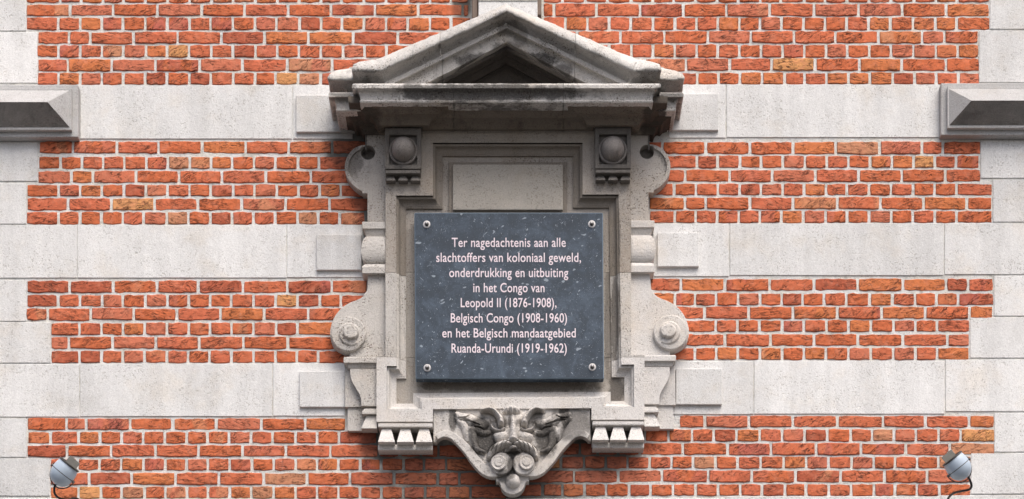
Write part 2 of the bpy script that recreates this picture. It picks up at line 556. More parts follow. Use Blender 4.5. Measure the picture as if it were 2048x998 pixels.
M_FIELD = stone('streaked limestone field with painted plaque shadow', (0.44, 0.41, 0.37), vary=0.22, specks=0.7, grime=0.40, grime_lo=0.54, rgh=0.004, grime_shade_col=(0.09, 0.08, 0.07),
                spots=[(1020, 772, 190, 10, 0.7), (1232, 780, 16, 34, 0.8), (1216, 600, 7, 150, 0.5)], dd=0.035)  # the wide low spot paints the plaque's cast shadow on the field
M_BOSS = stone('blackened and shade dark limestone', (0.175, 0.163, 0.15), vary=0.35, specks=0.5, grime=0.4, grime_lo=0.50, rgh=0.006, grime_shade_col=(0.05, 0.047, 0.043))
M_BOSSHI = stone('worn dark limestone boss', (0.27, 0.25, 0.235), vary=0.35, specks=0.4, grime=0.35, grime_lo=0.52, rgh=0.005, grime_shade_col=(0.06, 0.056, 0.05))
M_CARVE = stone('carved limestone with black crust', (0.58, 0.555, 0.525), vary=0.16, specks=0.55, grime=0.35, grime_lo=0.57, rgh=0.004, grime_shade_col=(0.05, 0.046, 0.042),
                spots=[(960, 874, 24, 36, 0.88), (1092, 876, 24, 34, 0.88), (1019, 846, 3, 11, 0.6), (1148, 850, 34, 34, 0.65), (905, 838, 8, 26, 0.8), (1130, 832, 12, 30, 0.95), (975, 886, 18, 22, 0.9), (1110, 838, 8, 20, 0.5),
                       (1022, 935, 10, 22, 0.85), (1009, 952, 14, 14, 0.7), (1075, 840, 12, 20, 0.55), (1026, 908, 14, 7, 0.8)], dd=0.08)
M_CHALK = simple('pale painted lettering', (0.80, 0.70, 0.745), 0.7, vary=0.08, scale=200)
M_SLATE = slate_mat()
M_SAWN = simple('sawn slate edge with painted highlight', (0.17, 0.23, 0.29), 0.6, vary=0.3, scale=90)  # sawn chamfer made paler, painting in the light its edge catches
M_STEEL = simple('galvanised steel', (0.50, 0.485, 0.47), 0.38, 0.85, vary=0.25, scale=150)
M_DARKSTEEL = simple('dull dark steel', (0.10, 0.095, 0.09), 0.5, 0.6, vary=0.3, scale=80)
M_LAMP = simple('pale blue grey paint', (0.43, 0.51, 0.60), 0.33, 0.0, vary=0.06, scale=30)
M_GREY = simple('grey sheet metal', (0.13, 0.127, 0.112), 0.55, 0.3, vary=0.3, scale=50)
M_CABLE = simple('black rubber cable', (0.012, 0.012, 0.014), 0.4, 0.0, vary=0.1)
M_GLASS = simple('dark lamp glass', (0.05, 0.055, 0.06), 0.08, 0.0, vary=0.05)
M_LEAD = simple('brown weathered lead', (0.15, 0.11, 0.085), 0.6, 0.2, vary=0.35, scale=40)
M_GROUND = simple('street paving', (0.07, 0.067, 0.064), 0.9, 0.0, vary=0.25, scale=3, bump=0.3)

# ------------------------------------------------------------------ ground
bm = bmesh.new()
for x, y in ((-300, -400), (300, -400), (300, 0.5), (-300, 0.5)):
    bm.verts.new((x, y, 0))
bm.faces.new(bm.verts)
g = from_bm('pavement', bm, M_GROUND)
g['kind'] = 'structure'

# ------------------------------------------------------------------ the wall
wall = thing('facade_wall', 'red brick wall with bands of white limestone behind the pedimented niche', 'wall', (0, 0, 0))
bm = bmesh.new()
MX0, MX1 = P(-420, 0, 0).x, P(2470, 0, 0).x
MZ0, MZ1 = 0.0, P(0, -330, 0).z
nx, nz = 150, 110
def zrow(j):
    zl, zh = P(0, 1130, 0).z, MZ1
    return MZ0 if j == 0 else zl + (zh - zl) * (j - 1) / (nz - 1)
gr = [[bm.verts.new((MX0 + (MX1 - MX0) * i / nx, 0.0012 + 0.0016 * mnoise.noise(Vector((i * 2.7, j * 3.9, 0))), zrow(j))) for i in range(nx + 1)] for j in range(nz + 1)]
for j in range(nz):
    for i in range(nx):
        bm.faces.new((gr[j][i], gr[j][i + 1], gr[j + 1][i + 1], gr[j + 1][i]))
b0 = [bm.verts.new((MX0, 0.4, MZ0)), bm.verts.new((MX1, 0.4, MZ0)), bm.verts.new((MX1, 0.4, MZ1)), bm.verts.new((MX0, 0.4, MZ1))]
bm.faces.new(b0[::-1])
mb = from_bm('mortar_bed', bm, M_MORTAR, wall, recalc=False)

# brick courses: (y top, y bottom, x start, joints..., x end), read course by course
ROWS = [
 (-21, 4.5, 54, [120,162,206,247.5,290.5,335,379,423,466,511,555,598,642,683,728,772,815,860,902], 935),
 (9.5, 31, 54, [140,226.5,315,403.5,489,576,662,750,837,925], 936),
 (35.5, 59.5, 54, [116.5,160.5,203.5,246,290.5,334.5,379,421.5,465.5,510,553,599,642,684,728,772,815,860,902], 940),
 (64, 87, 77, [138,180.5,267.5,355,442.5,529,617,706,796], 890),
 (91, 114, 75, [117,160.5,203.5,247,291.5,334.5,378,422,466,511,554.5,598,642,686,729,773], 830),
 (119, 141.5, 77, [135.5,223.5,310.5,399,485,574.5,664], 752),
 (146, 169, 76, [117,160,203.5,246.5,290.5,334,379,421,466,510,551,596,641], 690),
 (-21, 4, 1088, [1125,1171,1215,1262,1306,1347,1391,1434,1476,1520,1561,1609,1650,1694,1738,1782,1828,1872,1914], 1978),
 (8, 32, 1088, [1108,1193,1280,1367,1453,1539.5,1628,1717,1804,1892], 1977),
 (35, 59.5, 1088, [1131,1175,1218,1261.5,1306,1350,1393,1436,1478.5,1520.5,1563,1606.5,1650,1693,1737,1781,1826,1871,1913], 1979),
 (63, 86, 1088, [1154,1241,1328.5,1416,1502,1588,1671,1756.5,1844,1889], 1955),
 (90, 114, 1176, [1219,1262.5,1305.5,1350,1393,1435.5,1479,1522.5,1565,1608.5,1652,1694.5,1739,1782,1827,1872,1915], 1956),
 (118, 141, 1210, [1289,1372,1459.5,1543,1630,1718.5,1803.5,1892], 1957),
 (146, 168, 1330, [1394.5,1437,1480,1524,1569.5,1609,1653,1697,1740,1785,1829,1872,1917], 1958),
 (283, 306, 80, [146,234,316.5,404,491.5,577,664.5], 740),
 (314, 337, 79, [120.5,164,206.5,248.5,292.5,336,379.5,422,464,508,551,596,638], 712),
 (342, 365, 77, [142.5,186,271.5,358,444,531.5,622], 712),
 (370, 392, 55, [117,160,204,248,291.5,335,379,421,467,509,553.5,597,639,681.5], 745),
 (397, 420, 55, [136.5,222.5,309,395.5,484,571,659], 737),
 (424.5, 448, 54, [117,160,203,245.5,287.5,333,377,420.5,464,506.5,550,595,636,679], 728),
 (284, 308, 1296, [1325,1411.5,1500,1586,1671.5,1759,1844,1886], 1960),
 (312, 335, 1318, [1394,1435.5,1480,1522.5,1566,1610,1653.5,1697,1740.5,1784,1827,1869.5,1912], 1957),
 (340, 363, 1318, [1370.5,1459,1545,1630.5,1717,1804,1890], 1960),
 (368, 390, 1300, [1349,1391.5,1436,1479.5,1522,1565.5,1608,1652,1694,1738,1782,1826,1869,1913], 1983),
 (395, 418, 1300, [1370,1412,1500,1586,1674.5,1761,1847,1933], 1983),
 (422, 445, 1300, [1350,1391,1434,1478,1520,1563,1607,1651,1694,1738,1782.5,1825,1870,1913], 1983),
 (562, 585, 55, [139,226,314,396.5,486,575,663.5], 733),
 (590, 613, 55, [116,160,204.5,246,291,335,377.5,420,463,507,551.5,595,639.5,681.5], 728),
 (617, 640, 54, [95,181.5,267,353.5,441,528,616.5], 700),
 (646, 669, 103, [159,203,246,289.5,334,377.5,420,463,507,552,595], 672),
 (674, 697, 103, [138,225,312,398.5,486.5,576], 672),
 (702, 725, 103, [159,203,246,289,334,376,419,463,507,551,594,636], 700),
 (558, 581, 1302, [1362,1450,1539,1628,1716,1806,1892.5,1936], 1985),
 (587, 610, 1305, [1350,1390,1432,1476,1520,1563,1605,1648,1693,1739,1785,1830,1873,1916], 1986),
 (614, 637, 1335, [1409,1497.5,1586,1675,1763,1850,1939], 1984),
 (641, 663, 1370, [1432,1475,1519,1564,1608,1653,1697,1742,1787,1831,1874], 1938),
 (669, 691, 1370, [1450,1541,1628,1716,1806,1895], 1937),
 (696, 719, 1340, [1390,1433,1475.5,1520,1564,1608,1651.5,1696,1742,1786,1831,1874], 1937),
 (837, 859, 56, [133.5,172.5,260,345.5,433,522.5,610.5], 690),
 (864, 886, 56, [101,157,200,243,286.5,330,373.5,415,458,502,545,591,634,677.5], 752),
 (891, 913, 56, [134.5,222,311,397,485,572,661,758,800,842,877], 935),
 (918, 940, 102, [155,199,242,287,330,373,416,459.5,504,547.5,591,634,676.5,720,762.5,807,848,892], 962),
 (946, 969, 102, [178,263,351,438,527,614,700,788,876,919], 990),
 (974, 996, 102, [157,202,243,289,331,373.5,416,459.5,502.5,547,591,634,677,720,763,806.5,850,895,941], 1012),
 (832, 854, 1360, [1410,1497.5,1585,1675,1766,1851,1938], 1987),
 (859, 882, 1292, [1337.5,1384,1427.5,1472.5,1519,1564.5,1609,1654.5,1701,1744,1788,1832,1877,1921], 1988),
 (887, 909, 1112, [1160,1195,1236,1280,1365.5,1455,1542,1632,1722,1811,1899.5], 1988),
 (914, 936, 1085, [1122,1168,1212,1255,1299,1343,1386,1431,1475,1521,1567,1612,1657,1703,1748,1790,1834,1877], 1940),
 (941, 964, 1060, [1148,1236,1324,1416,1503,1591,1681,1769,1854.5], 1938),
 (969, 991, 1040, [1085,1125,1169,1212,1258,1301,1346,1391,1436,1480,1523.5,1570,1612,1657,1702,1748,1790,1834,1879], 1940),
]
bricks = []
rng0 = random.Random(3)
for yt, yb, x0, js, x1 in ROWS:
    xs = [x0] + js + [x1]
    for i, (a, b) in enumerate(zip(xs, xs[1:])):
        ga = -0.4 if i == 0 else rng0.uniform(1.9, 2.9)
        gb = -0.4 if i == len(xs) - 2 else rng0.uniform(1.9, 2.9)
        if b - a - ga - gb > 4:
            bricks.append((a + ga, b - gb, yt - 0.4 + rng0.uniform(-.5, .5), yb + 0.4 + rng0.uniform(-.5, .5)))
off_frame = []
for k in range(3):                                           # courses above the picture
    yb = -26 - 27.5 * k
    for lo, hi in ((54, 935), (1088, 1978)):
        x = lo
        w = 87.5 if k % 2 == 0 else 43.7
        while x < hi - 12:
            e = min(x + w, hi)
            off_frame.append((x + 2.6, e - 2.6, yb - 23, yb))
            x += w

def brick_profile(rng, long):
    """unit outline (-.5...5) with worn edges"""
    nl = 7 if long else 4
    pts = []
    j = 0.055
    def e(a, b, n, ax):
        for k in range(n):
            t = k / n
            x = a[0] + (b[0] - a[0]) * t
            z = a[1] + (b[1] - a[1]) * t
            if k == 0:
                c = 0.025 if long else 0.05
                pts.append((x * (1 - rng.uniform(0, c)), z * (1 - rng.uniform(0, 0.14))))
            elif ax:
                pts.append((x + rng.uniform(-.02, .02), z + rng.uniform(-j, j * 0.8)))
            else:
                pts.append((x + rng.uniform(-.008, .008) * (1 if long else 2), z))
    e((-.5, -.5), (.5, -.5), nl, True)
    e((.5, -.5), (.5, .5), 2, False)
    e((.5, .5), (-.5, .5), nl, True)
    e((-.5, .5), (-.5, -.5), 2, False)
    return pts

def add_brick(bm, prof, cx, cz, w, h, dep, tilt, rng):
    o = [(cx + x * w, cz + z * h) for x, z in prof]
    ch = 0.0028
    def inset(p):
        x, z = p
        return (cx + (x - cx) * (1 - 2 * ch / w), cz + (z - cz) * (1 - 2 * ch / h))
    fr = [bm.verts.new((inset(p)[0], -dep + tilt * (p[0] - cx) / w + rng.uniform(-.0006, .0006), inset(p)[1])) for p in o]
    md = [bm.verts.new((p[0], -dep + ch + rng.uniform(0, .001), p[1])) for p in o]
    bk = [bm.verts.new((p[0], 0.02, p[1])) for p in o]
    n = len(o)
    cv = bm.verts.new((cx + rng.uniform(-.2, .2) * w, -dep - rng.uniform(0, 0.0018), cz + rng.uniform(-.15, .15) * h))
    for i in range(n):
        k = (i + 1) % n
        bm.faces.new((fr[i], fr[k], cv))
        bm.faces.new((md[i], md[k], fr[k], fr[i]))
        bm.faces.new((bk[i], bk[k], md[k], md[i]))

rng = random.Random(11)
variants = {}
for long in (True, False):
    for k in range(14):
        bm = bmesh.new()
        w, h = (0.1825, 0.0505) if long else (0.087, 0.0505)
        add_brick(bm, brick_profile(rng, long), 0, 0, w, h, rng.uniform(0.002, 0.0042), rng.uniform(-.0015, .0015), rng)
        me = bpy.data.meshes.new('brick')
        bm.to_mesh(me)
        bm.free()
        me.materials.append(M_BRICK)
        variants[(long, k)] = (me, w, h)

def vis_area(b):
    a, c, t, u = b
    area = (c - a) * (min(u, 998) - max(t, 0))
    mid = (a + c) / 2
    if 700 < mid < 1330 and t > 860 and u < 915: area *= 0.4
    return area
order = sorted(bricks, key=vis_area, reverse=True)
for b in order[:298]:
    a, c, t, u = b
    p0, p1 = P(a, u, 0), P(c, t, 0)
    w, h = p1.x - p0.x, p1.z - p0.z
    me, mw, mh = variants[(w > 0.125, rng.randrange(14))]
    o = bpy.data.objects.new('brick', me)
    COL.objects.link(o)
    o.parent = wall
    o.location = ((p0.x + p1.x) / 2, rng.uniform(-0.0015, 0.0015), (p0.z + p1.z) / 2 + rng.uniform(-.0008, .0008))
    o.rotation_euler = (0, rng.uniform(-.006, .006) * (1 if w > .125 else 2), 0)
    o.scale = (w / mw, 1, h / mh)
bm = bmesh.new()
for b in order[298:] + off_frame:
    a, c, t, u = b
    p0, p1 = P(a, u, 0), P(c, t, 0)
    w, h = p1.x - p0.x, p1.z - p0.z
    add_brick(bm, brick_profile(rng, w > 0.125), (p0.x + p1.x) / 2, (p0.z + p1.z) / 2, w, h, rng.uniform(0.0015, 0.0045), rng.uniform(-.0015, .0015), rng)
o = from_bm('smaller_bricks', bm, M_BRICK, wall)
o['kind'] = 'stuff'

# ashlar
def block(x0, y0, x1, y1, d=0.003, name='stone_block', mat=M_WALLSTONE, ch=0.0011):
    p0, p1 = P(x0, y1, 0), P(x1, y0, 0)
    bm = bmesh.new()
    def ring(ins, y, amp=0):
        c = [(p0.x + ins, p0.z + ins), (p1.x - ins, p0.z + ins), (p1.x - ins, p1.z - ins), (p0.x + ins, p1.z - ins)]
        out = []
        for i in range(4):
            a, b = c[i], c[(i + 1) % 4]
            n = 6
            for k in range(n):
                t = k / n
                j = rng.uniform(-amp, amp)
                px, pz = a[0] + (b[0] - a[0]) * t, a[1] + (b[1] - a[1]) * t
                out.append((px + (j if i % 2 else 0), y, pz + (0 if i % 2 else j)))
        return out
    r = [[bm.verts.new(c) for c in L] for L in (ring(ch * 1.2, -d, 0.0006), ring(0, -d + ch, 0.0008), ring(0, 0.03))]
    n = len(r[0])
    for a, b in zip(r, r[1:]):
        for i in range(n):
            bm.faces.new((a[i], a[(i + 1) % n], b[(i + 1) % n], b[i]))
    bm.faces.new(r[0])
    return from_bm(name, bm, mat, wall)

for b in [
 (-200, -130, 52.5, 62), (-200, 64.5, 75, 166), (-200, 284, 75.5, 362.5), (-200, 367, 52.5, 448),
 (-200, 450.5, 154, 556), (155.5, 450.5, 572.5, 556), (574.5, 450, 724, 555),
 (-200, 561, 52.5, 642.5), (-200, 645, 101, 726), (-200, 729, 158.5, 834), (160.5, 728, 544.5, 833), (546.5, 727.5, 690, 832),
 (-200, 837, 53.5, 914.5), (-200, 917.5, 99.5, 992), (-200, 997, 130, 1105), (132, 1000, 560, 1106), (562, 1000, 1010, 1106), (1012, 997, 1450, 1104), (1452, 993, 1880, 1102), (1882, 991, 2250, 1100),
 (161, 171, 584, 278), (586.5, 171, 705, 278),
 (1338, 170, 1450.5, 276), (1453.5, 169.5, 1878, 275),
 (1980, -130, 2250, 58.5), (1958, 61.5, 2250, 165), (1961.5, 281, 2250, 356.5), (1986, 360, 2250, 444),
 (1306, 448, 1457.5, 553), (1460, 447.5, 1887, 551), (1889.5, 447, 2250, 549),
 (1988, 552, 2250, 632), (1940, 635, 2250, 716), (1346, 723.5, 1506.5, 829), (1508.5, 722, 1889, 828), (1891, 719.5, 2250, 823),
 (1988.5, 826, 2250, 904), (1942, 907, 2250, 988),
 (-200, -330, 400, -133), (402, -330, 935, -120), (1088, -330, 1560, -120), (1562, -330, 2250, -133)]:
    block(*b)

# shallow raised panels cut on the blocks next to the niche
for x0, y0, x1, y1 in [(592, 190, 712, 264), (633, 469, 723, 540), (599, 742, 690, 814), (1330, 187, 1437, 260.5), (1315, 465, 1398, 533), (1352, 737, 1444, 809)]:
    prism('raised_panel', rect(x0, y0, x1, y1), 0.018, 0.0, M_WALLSTONE, wall, bevel=0.003)

# diamond pointed blocks at both edges
def diamond(x_in, s):
    x_out = x_in + s * 640                # runs on beyond the picture
    def rr(ins_x, ins_y0, ins_y1, d):
        a, b = x_in + s * ins_x, x_out
        return a, b, ins_y0, ins_y1, d
    def boxring(xi, yt, yb, d1):
        lo, hi = (xi, x_out) if s > 0 else (x_out, xi)
        return rect(lo, yt, hi, yb)
    y0, y1 = (171, 277) if s < 0 else (168, 273)
    root = prism('diamond_block', boxring(x_in, y0 - 2, y1 - 3, 0), 0.045, -0.03, M_DIAMOND, wall, bevel=0.004)
    root['label'] = 'long raised block with a bevelled diamond face'
    prism('raised_border', boxring(x_in + s * 13, y0 + 5, y1 - 17, 0), 0.066, 0.03, M_DIAMOND, root, bevel=0.002)
    # the hipped face
    xi = x_in + s * 17
    fr = 58
    bm = bmesh.new()
    A = [P(xi, y0 + 10, 0.068), P(x_out, y0 + 10, 0.068), P(x_out, y1 - 23, 0.068), P(xi, y1 - 23, 0.068)]
    xr = x_in + s * 61
    R0, R1 = P(xr, y0 + 33, 0.135), P(x_out - s * 44, y0 + 33, 0.135)
    v = [bm.verts.new(c) for c in A]
    r0, r1 = bm.verts.new(R0), bm.verts.new(R1)
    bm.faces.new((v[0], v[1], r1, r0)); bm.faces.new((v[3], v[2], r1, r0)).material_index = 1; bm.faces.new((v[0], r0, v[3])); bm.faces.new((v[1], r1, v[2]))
    bk = [bm.verts.new((c.x, -0.03, c.z)) for c in A]
    for i in range(4):
        bm.faces.new((v[i], v[(i + 1) % 4], bk[(i + 1) % 4], bk[i]))
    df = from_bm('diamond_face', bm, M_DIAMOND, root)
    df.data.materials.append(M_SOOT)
diamond(156, -1)
diamond(1882, 1)

# ------------------------------------------------------------------ the niche frame
AE = thing('stone_niche', 'weathered limestone niche frame with triangular pediment, scrolls and a carved bearded face', 'niche frame', (0, 0, 0))

def split(bm, cuts, axis, gap=0.0016):
    """cut a mesh into stones with open joints"""
    out = []
    cs = [-1e3] + cuts + [1e3]
    for a, b in zip(cs, cs[1:]):
        c = bm.copy()
        n = Vector((1, 0, 0)) if axis == 0 else Vector((0, 0, 1))
        for pos, nn in ((a + gap, -n), (b - gap, n)):
            if abs(pos) < 900:
                g = c.verts[:] + c.edges[:] + c.faces[:]
                bmesh.ops.bisect_plane(c, geom=g, plane_co=n * pos, plane_no=nn, clear_outer=True)
                rim = [e for e in c.edges if e.is_boundary and all(abs(v.co.dot(n) - pos) < 1e-5 for v in e.verts)]
                if rim:
                    r = bmesh.ops.extrude_edge_only(c, edges=rim)
                    for v in r['geom']:
                        if isinstance(v, bmesh.types.BMVert):
                            v.co.y += 0.09
        out.append(c)
    bm.free()
    return out

# horizontal cornice (plan sweep, broken forward in the middle)
BM_, BS_ = 0.30, 0.22             # base planes of the main part and of the set-back wings
XM = xc(716, 0.30)         # main side face base (out = .12 at fascia)
XW = xc(656, 0.245) + 0.025
XMR, XWR = -XM + 2 * xc(1013, 0.28), -XW + 2 * xc(1012, 0.2)
path_c = [(XW, 0.02), (XW, -BS_), (XM, -BS_), (XM, -BM_), (XMR, -BM_), (XMR, -BS_), (XWR, -BS_), (XWR, 0.02)]
def zlev(levels, base):
    """(pixel row, depth) -> (out, z); a row of None keeps the height of its neighbour"""
    z = [None if y is None else zc(y, d) for y, d in levels]
    for i in range(len(z)):
        if z[i] is None:
            z[i] = z[i + 1] if i == 0 else z[i - 1]
    return [(l[1] - base, q) for l, q in zip(levels, z)]
def prof_c(levels):
    return zlev(levels, BM_)
cornice = prof_c([(None, 0.04), (205.5, 0.276), (205, 0.290), (202, 0.293), (200, 0.290), (192, 0.292), (182, 0.299), (178.5, 0.304), (178, 0.318), (176, 0.323), (170, 0.324), (167, 0.319), (None, 0.1)])
bm = sweep_plan_bm(path_c, cornice, 0.012)
rough(bm, 0.0010, 40)
for b in split(bm, [xc(907, .3), xc(1127, .3)], 0, 0.0008):
    from_bm('cornice', b, M_PED, AE, smooth=False)

# raking cornice: (apex y, kink x, kink y, d)
RAKE = [(30, 752, 141, 0.12), (8, 752, 119.5, 0.24), (10.5, 754, 123, 0.292), (15, 757, 129, 0.318), (21, 760, 138, 0.326), (24.5, 761, 143.5, 0.322), (25.5, 762, 144.5, 0.300),
        (29, 763, 148, 0.278), (36, 765, 155, 0.258), (44, 767, 162.5, 0.248), (47, 769, 166, 0.247)]
# wing ends of the crowning moulding, running level round the corners
cyma = [(d - BM_, zc(ky, d)) for a, kx, ky, d in RAKE[::-1]]
cyma = [(c[0] + 0.0, c[1]) for c in cyma]
KX = xc(760, 0.3)
KXR = 2 * xc(1013, 0.28) - KX
def cyma_end(s):
    if s < 0:
        path = [(XW, 0.02), (XW, -BS_), (XM, -BS_), (XM, -BM_), (KX, -BM_)]
    else:
        path = [(KXR, -BM_), (XMR, -BM_), (XMR, -BS_), (XWR, -BS_), (XWR, 0.02)]
    bm = sweep_plan_bm(path, cyma, 0.012)
    # meet the raking part on its own kink line
    for v in bm.verts:
        for (a, kx, ky, d) in RAKE:
            if s < 0 and abs(v.co.x - KX) < 1e-5 and abs(v.co.z - zc(ky, d)) < 1e-6:
                v.co.x = xc(kx, d)
            if s > 0 and abs(v.co.x - KXR) < 1e-5 and abs(v.co.z - zc(ky, d)) < 1e-6:
                v.co.x = 2 * xc(1013, d) - xc(kx, d)
    for v in bm.verts:
        if s < 0: v.co.x = min(v.co.x, KX + 0.02)
        else: v.co.x = max(v.co.x, KXR - 0.02)
    rough(bm, 0.0042, 26)
    return from_bm('crown_moulding', bm, M_PED, AE, smooth=True)
cyma_end(-1)
cyma_end(1)

def rake_mesh(levels, n=60, amp=0.0015, freq=25, smooth=True, name='raking_cornice', mat=None, cuts=(), gap=0.001):
    bm = bmesh.new()
    grid = []
    for a, kx, ky, d in levels:
        L = P(kx, ky, d)
        A = P(1013, a, d)
        R = Vector((2 * xc(1013, d) - L.x, L.y, L.z))
        row = [bm.verts.new(L.lerp(A, i / n)) for i in range(n)] + [bm.verts.new(A.lerp(R, i / n)) for i in range(n + 1)]
        grid.append(row)
    for a, b in zip(grid, grid[1:]):
        for i in range(len(a) - 1):
            bm.faces.new((a[i], a[i + 1], b[i + 1], b[i]))
    if amp:
        rough(bm, amp, freq)
    for b in (split(bm, list(cuts), 0, gap) if cuts else [bm]):
        from_bm(name, b, mat or M_PED, AE, smooth=smooth, recalc=True)
rake_mesh(RAKE, 110, 0.0030, 30, True, cuts=(xc(880, .3), xc(1151, .3)), gap=0.0009)
# fillet and fascia of the rake
R2 = [(49, 773, 166.2, 0.22), (47, 769, 165.8, 0.266), (49, 773, 166.2, 0.268), (55.5, 786, 167, 0.267), (56.5, 788, 167.2, 0.262), (57.5, 790, 167.2, 0.238), (59, 793, 167.5, 0.236), (84, 848, 169, 0.236), (84.4, 850, 169, 0.232), (92, 866, 169, 0.095)]
rake_mesh(R2, 60, 0.0010, 30, False, name='raking_fascia', cuts=(xc(885, .24), xc(1149, .24)), gap=0.0009)
# stepped tympanum
R3 = [(99, 882, 169, 0.095), (104, 890, 169, 0.088), (111, 904, 170, 0.086), (112, 906, 170, 0.074), (122, 926, 170, 0.066), (127, 935, 170, 0.064), (129, 939, 170, 0.046)]
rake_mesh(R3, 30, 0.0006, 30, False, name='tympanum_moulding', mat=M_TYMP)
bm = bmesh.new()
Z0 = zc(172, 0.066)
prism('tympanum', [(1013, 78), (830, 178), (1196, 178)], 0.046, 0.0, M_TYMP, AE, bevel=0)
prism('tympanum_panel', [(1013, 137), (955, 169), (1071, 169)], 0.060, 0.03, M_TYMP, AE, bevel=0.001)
# masonry body behind pediment so that nothing is hollow
prism('pediment_core', [(1013, 22), (766, 132), (700, 134), (676, 160), (676, 200), (1350, 200), (1350, 160), (1326, 134), (1262, 132)], 0.03, 0.0, M_PED, AE, bevel=0)

# entablature under the cornice
XA0, XA1 = xc(770, .12), xc(843, .12)
XB0, XB1 = xc(1189, .12), xc(1262, .12)
XE, XER = xc(736, .06), xc(1298, .06)
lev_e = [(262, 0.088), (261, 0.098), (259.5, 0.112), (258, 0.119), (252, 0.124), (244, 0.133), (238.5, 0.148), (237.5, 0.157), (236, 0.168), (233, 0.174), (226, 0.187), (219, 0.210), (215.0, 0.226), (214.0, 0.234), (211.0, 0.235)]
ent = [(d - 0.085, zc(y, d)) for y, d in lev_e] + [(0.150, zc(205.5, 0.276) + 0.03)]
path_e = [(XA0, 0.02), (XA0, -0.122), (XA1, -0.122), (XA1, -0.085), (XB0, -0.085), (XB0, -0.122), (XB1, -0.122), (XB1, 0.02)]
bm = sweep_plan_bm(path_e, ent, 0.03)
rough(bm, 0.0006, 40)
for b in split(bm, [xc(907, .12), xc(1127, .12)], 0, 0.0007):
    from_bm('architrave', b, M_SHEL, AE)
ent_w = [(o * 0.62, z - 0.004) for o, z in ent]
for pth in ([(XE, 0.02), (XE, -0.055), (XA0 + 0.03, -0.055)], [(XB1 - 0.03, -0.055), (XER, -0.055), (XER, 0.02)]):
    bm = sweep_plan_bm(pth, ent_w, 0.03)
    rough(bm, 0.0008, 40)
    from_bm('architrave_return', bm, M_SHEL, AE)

# eared frame with its moulded recess
F1, F0 = 0.085, 0.033
outerL = [(771, 843), (753, 843), (753, 714), (771, 714), (771, 262)]
outerR = [mir(p) for p in outerL[::-1]]
outerR = [(1262, 262), (1262, 710), (1289, 710), (1289, 839), (1262, 839)]
outer = [(866, 843), (753, 843), (753, 713), (771, 713), (771, 256), (1262, 256), (1262, 709), (1289, 709), (1289, 839), (1183, 839), (1183, 816), (866, 818)]
recess = [(773.5, 819), (773.5, 732), (793, 732), (792.5, 391), (866, 391), (866, 285.5), (1165, 285.5), (1165, 389), (1237, 389), (1242.5, 729), (1268, 729), (1268, 814), (1204, 814), (1204, 795.5), (843.5, 798), (843.5, 819)]
bm = prism_bm(outer, F1, 0.0, [recess])
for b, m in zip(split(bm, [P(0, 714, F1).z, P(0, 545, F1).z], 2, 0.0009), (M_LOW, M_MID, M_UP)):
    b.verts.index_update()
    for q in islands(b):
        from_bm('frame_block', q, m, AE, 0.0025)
# the moulding inside it
loop = [P(x, y, F1) for x, y in recess]
l2 = [(v.x, v.z) for v in loop]
mo = offs(l2, True)
lev = [(0.0, 0.085), (0.0, 0.074), (0.009, 0.072), (0.0105, 0.068), (0.013, 0.058), (0.018, 0.051), (0.025, 0.047), (0.033, 0.0455), (0.0345, 0.044), (0.040, 0.0435), (0.041, 0.02)]
bm = bmesh.new()
sgn = None
rings = []
for w, d in lev:
    rings.append([bm.verts.new((p[0] + m[0] * w, -d, p[1] + m[1] * w)) for p, m in zip(l2, mo)])
for a, b in zip(rings, rings[1:]):
    n = len(a)
    for i in range(n):
        bm.faces.new((a[i], a[(i + 1) % n], b[(i + 1) % n], b[i]))
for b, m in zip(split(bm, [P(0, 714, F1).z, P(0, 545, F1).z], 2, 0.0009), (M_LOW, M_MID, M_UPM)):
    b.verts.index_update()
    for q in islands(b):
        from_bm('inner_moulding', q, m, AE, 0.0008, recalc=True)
# field behind
fld = [(760, 826), (760, 720), (788, 720), (788, 382), (860, 382), (860, 276), (1172, 276), (1172, 382), (1246, 382), (1250, 722), (1278, 722), (1278, 822), (1196, 822), (1196, 806), (850, 808), (850, 826)]
bm = prism_bm(fld, F0, 0.0)
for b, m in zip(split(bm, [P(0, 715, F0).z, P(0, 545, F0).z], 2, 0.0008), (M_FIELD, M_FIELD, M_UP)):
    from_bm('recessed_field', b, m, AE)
prism('raised_tablet_border', rect(897.5, 324, 1134, 428), 0.042, 0.02, M_UPM, AE, bevel=0.002)
prism('raised_tablet', rect(905.5, 328.5, 1126, 419.5), 0.056, 0.03, M_TAB, AE, bevel=0.003)

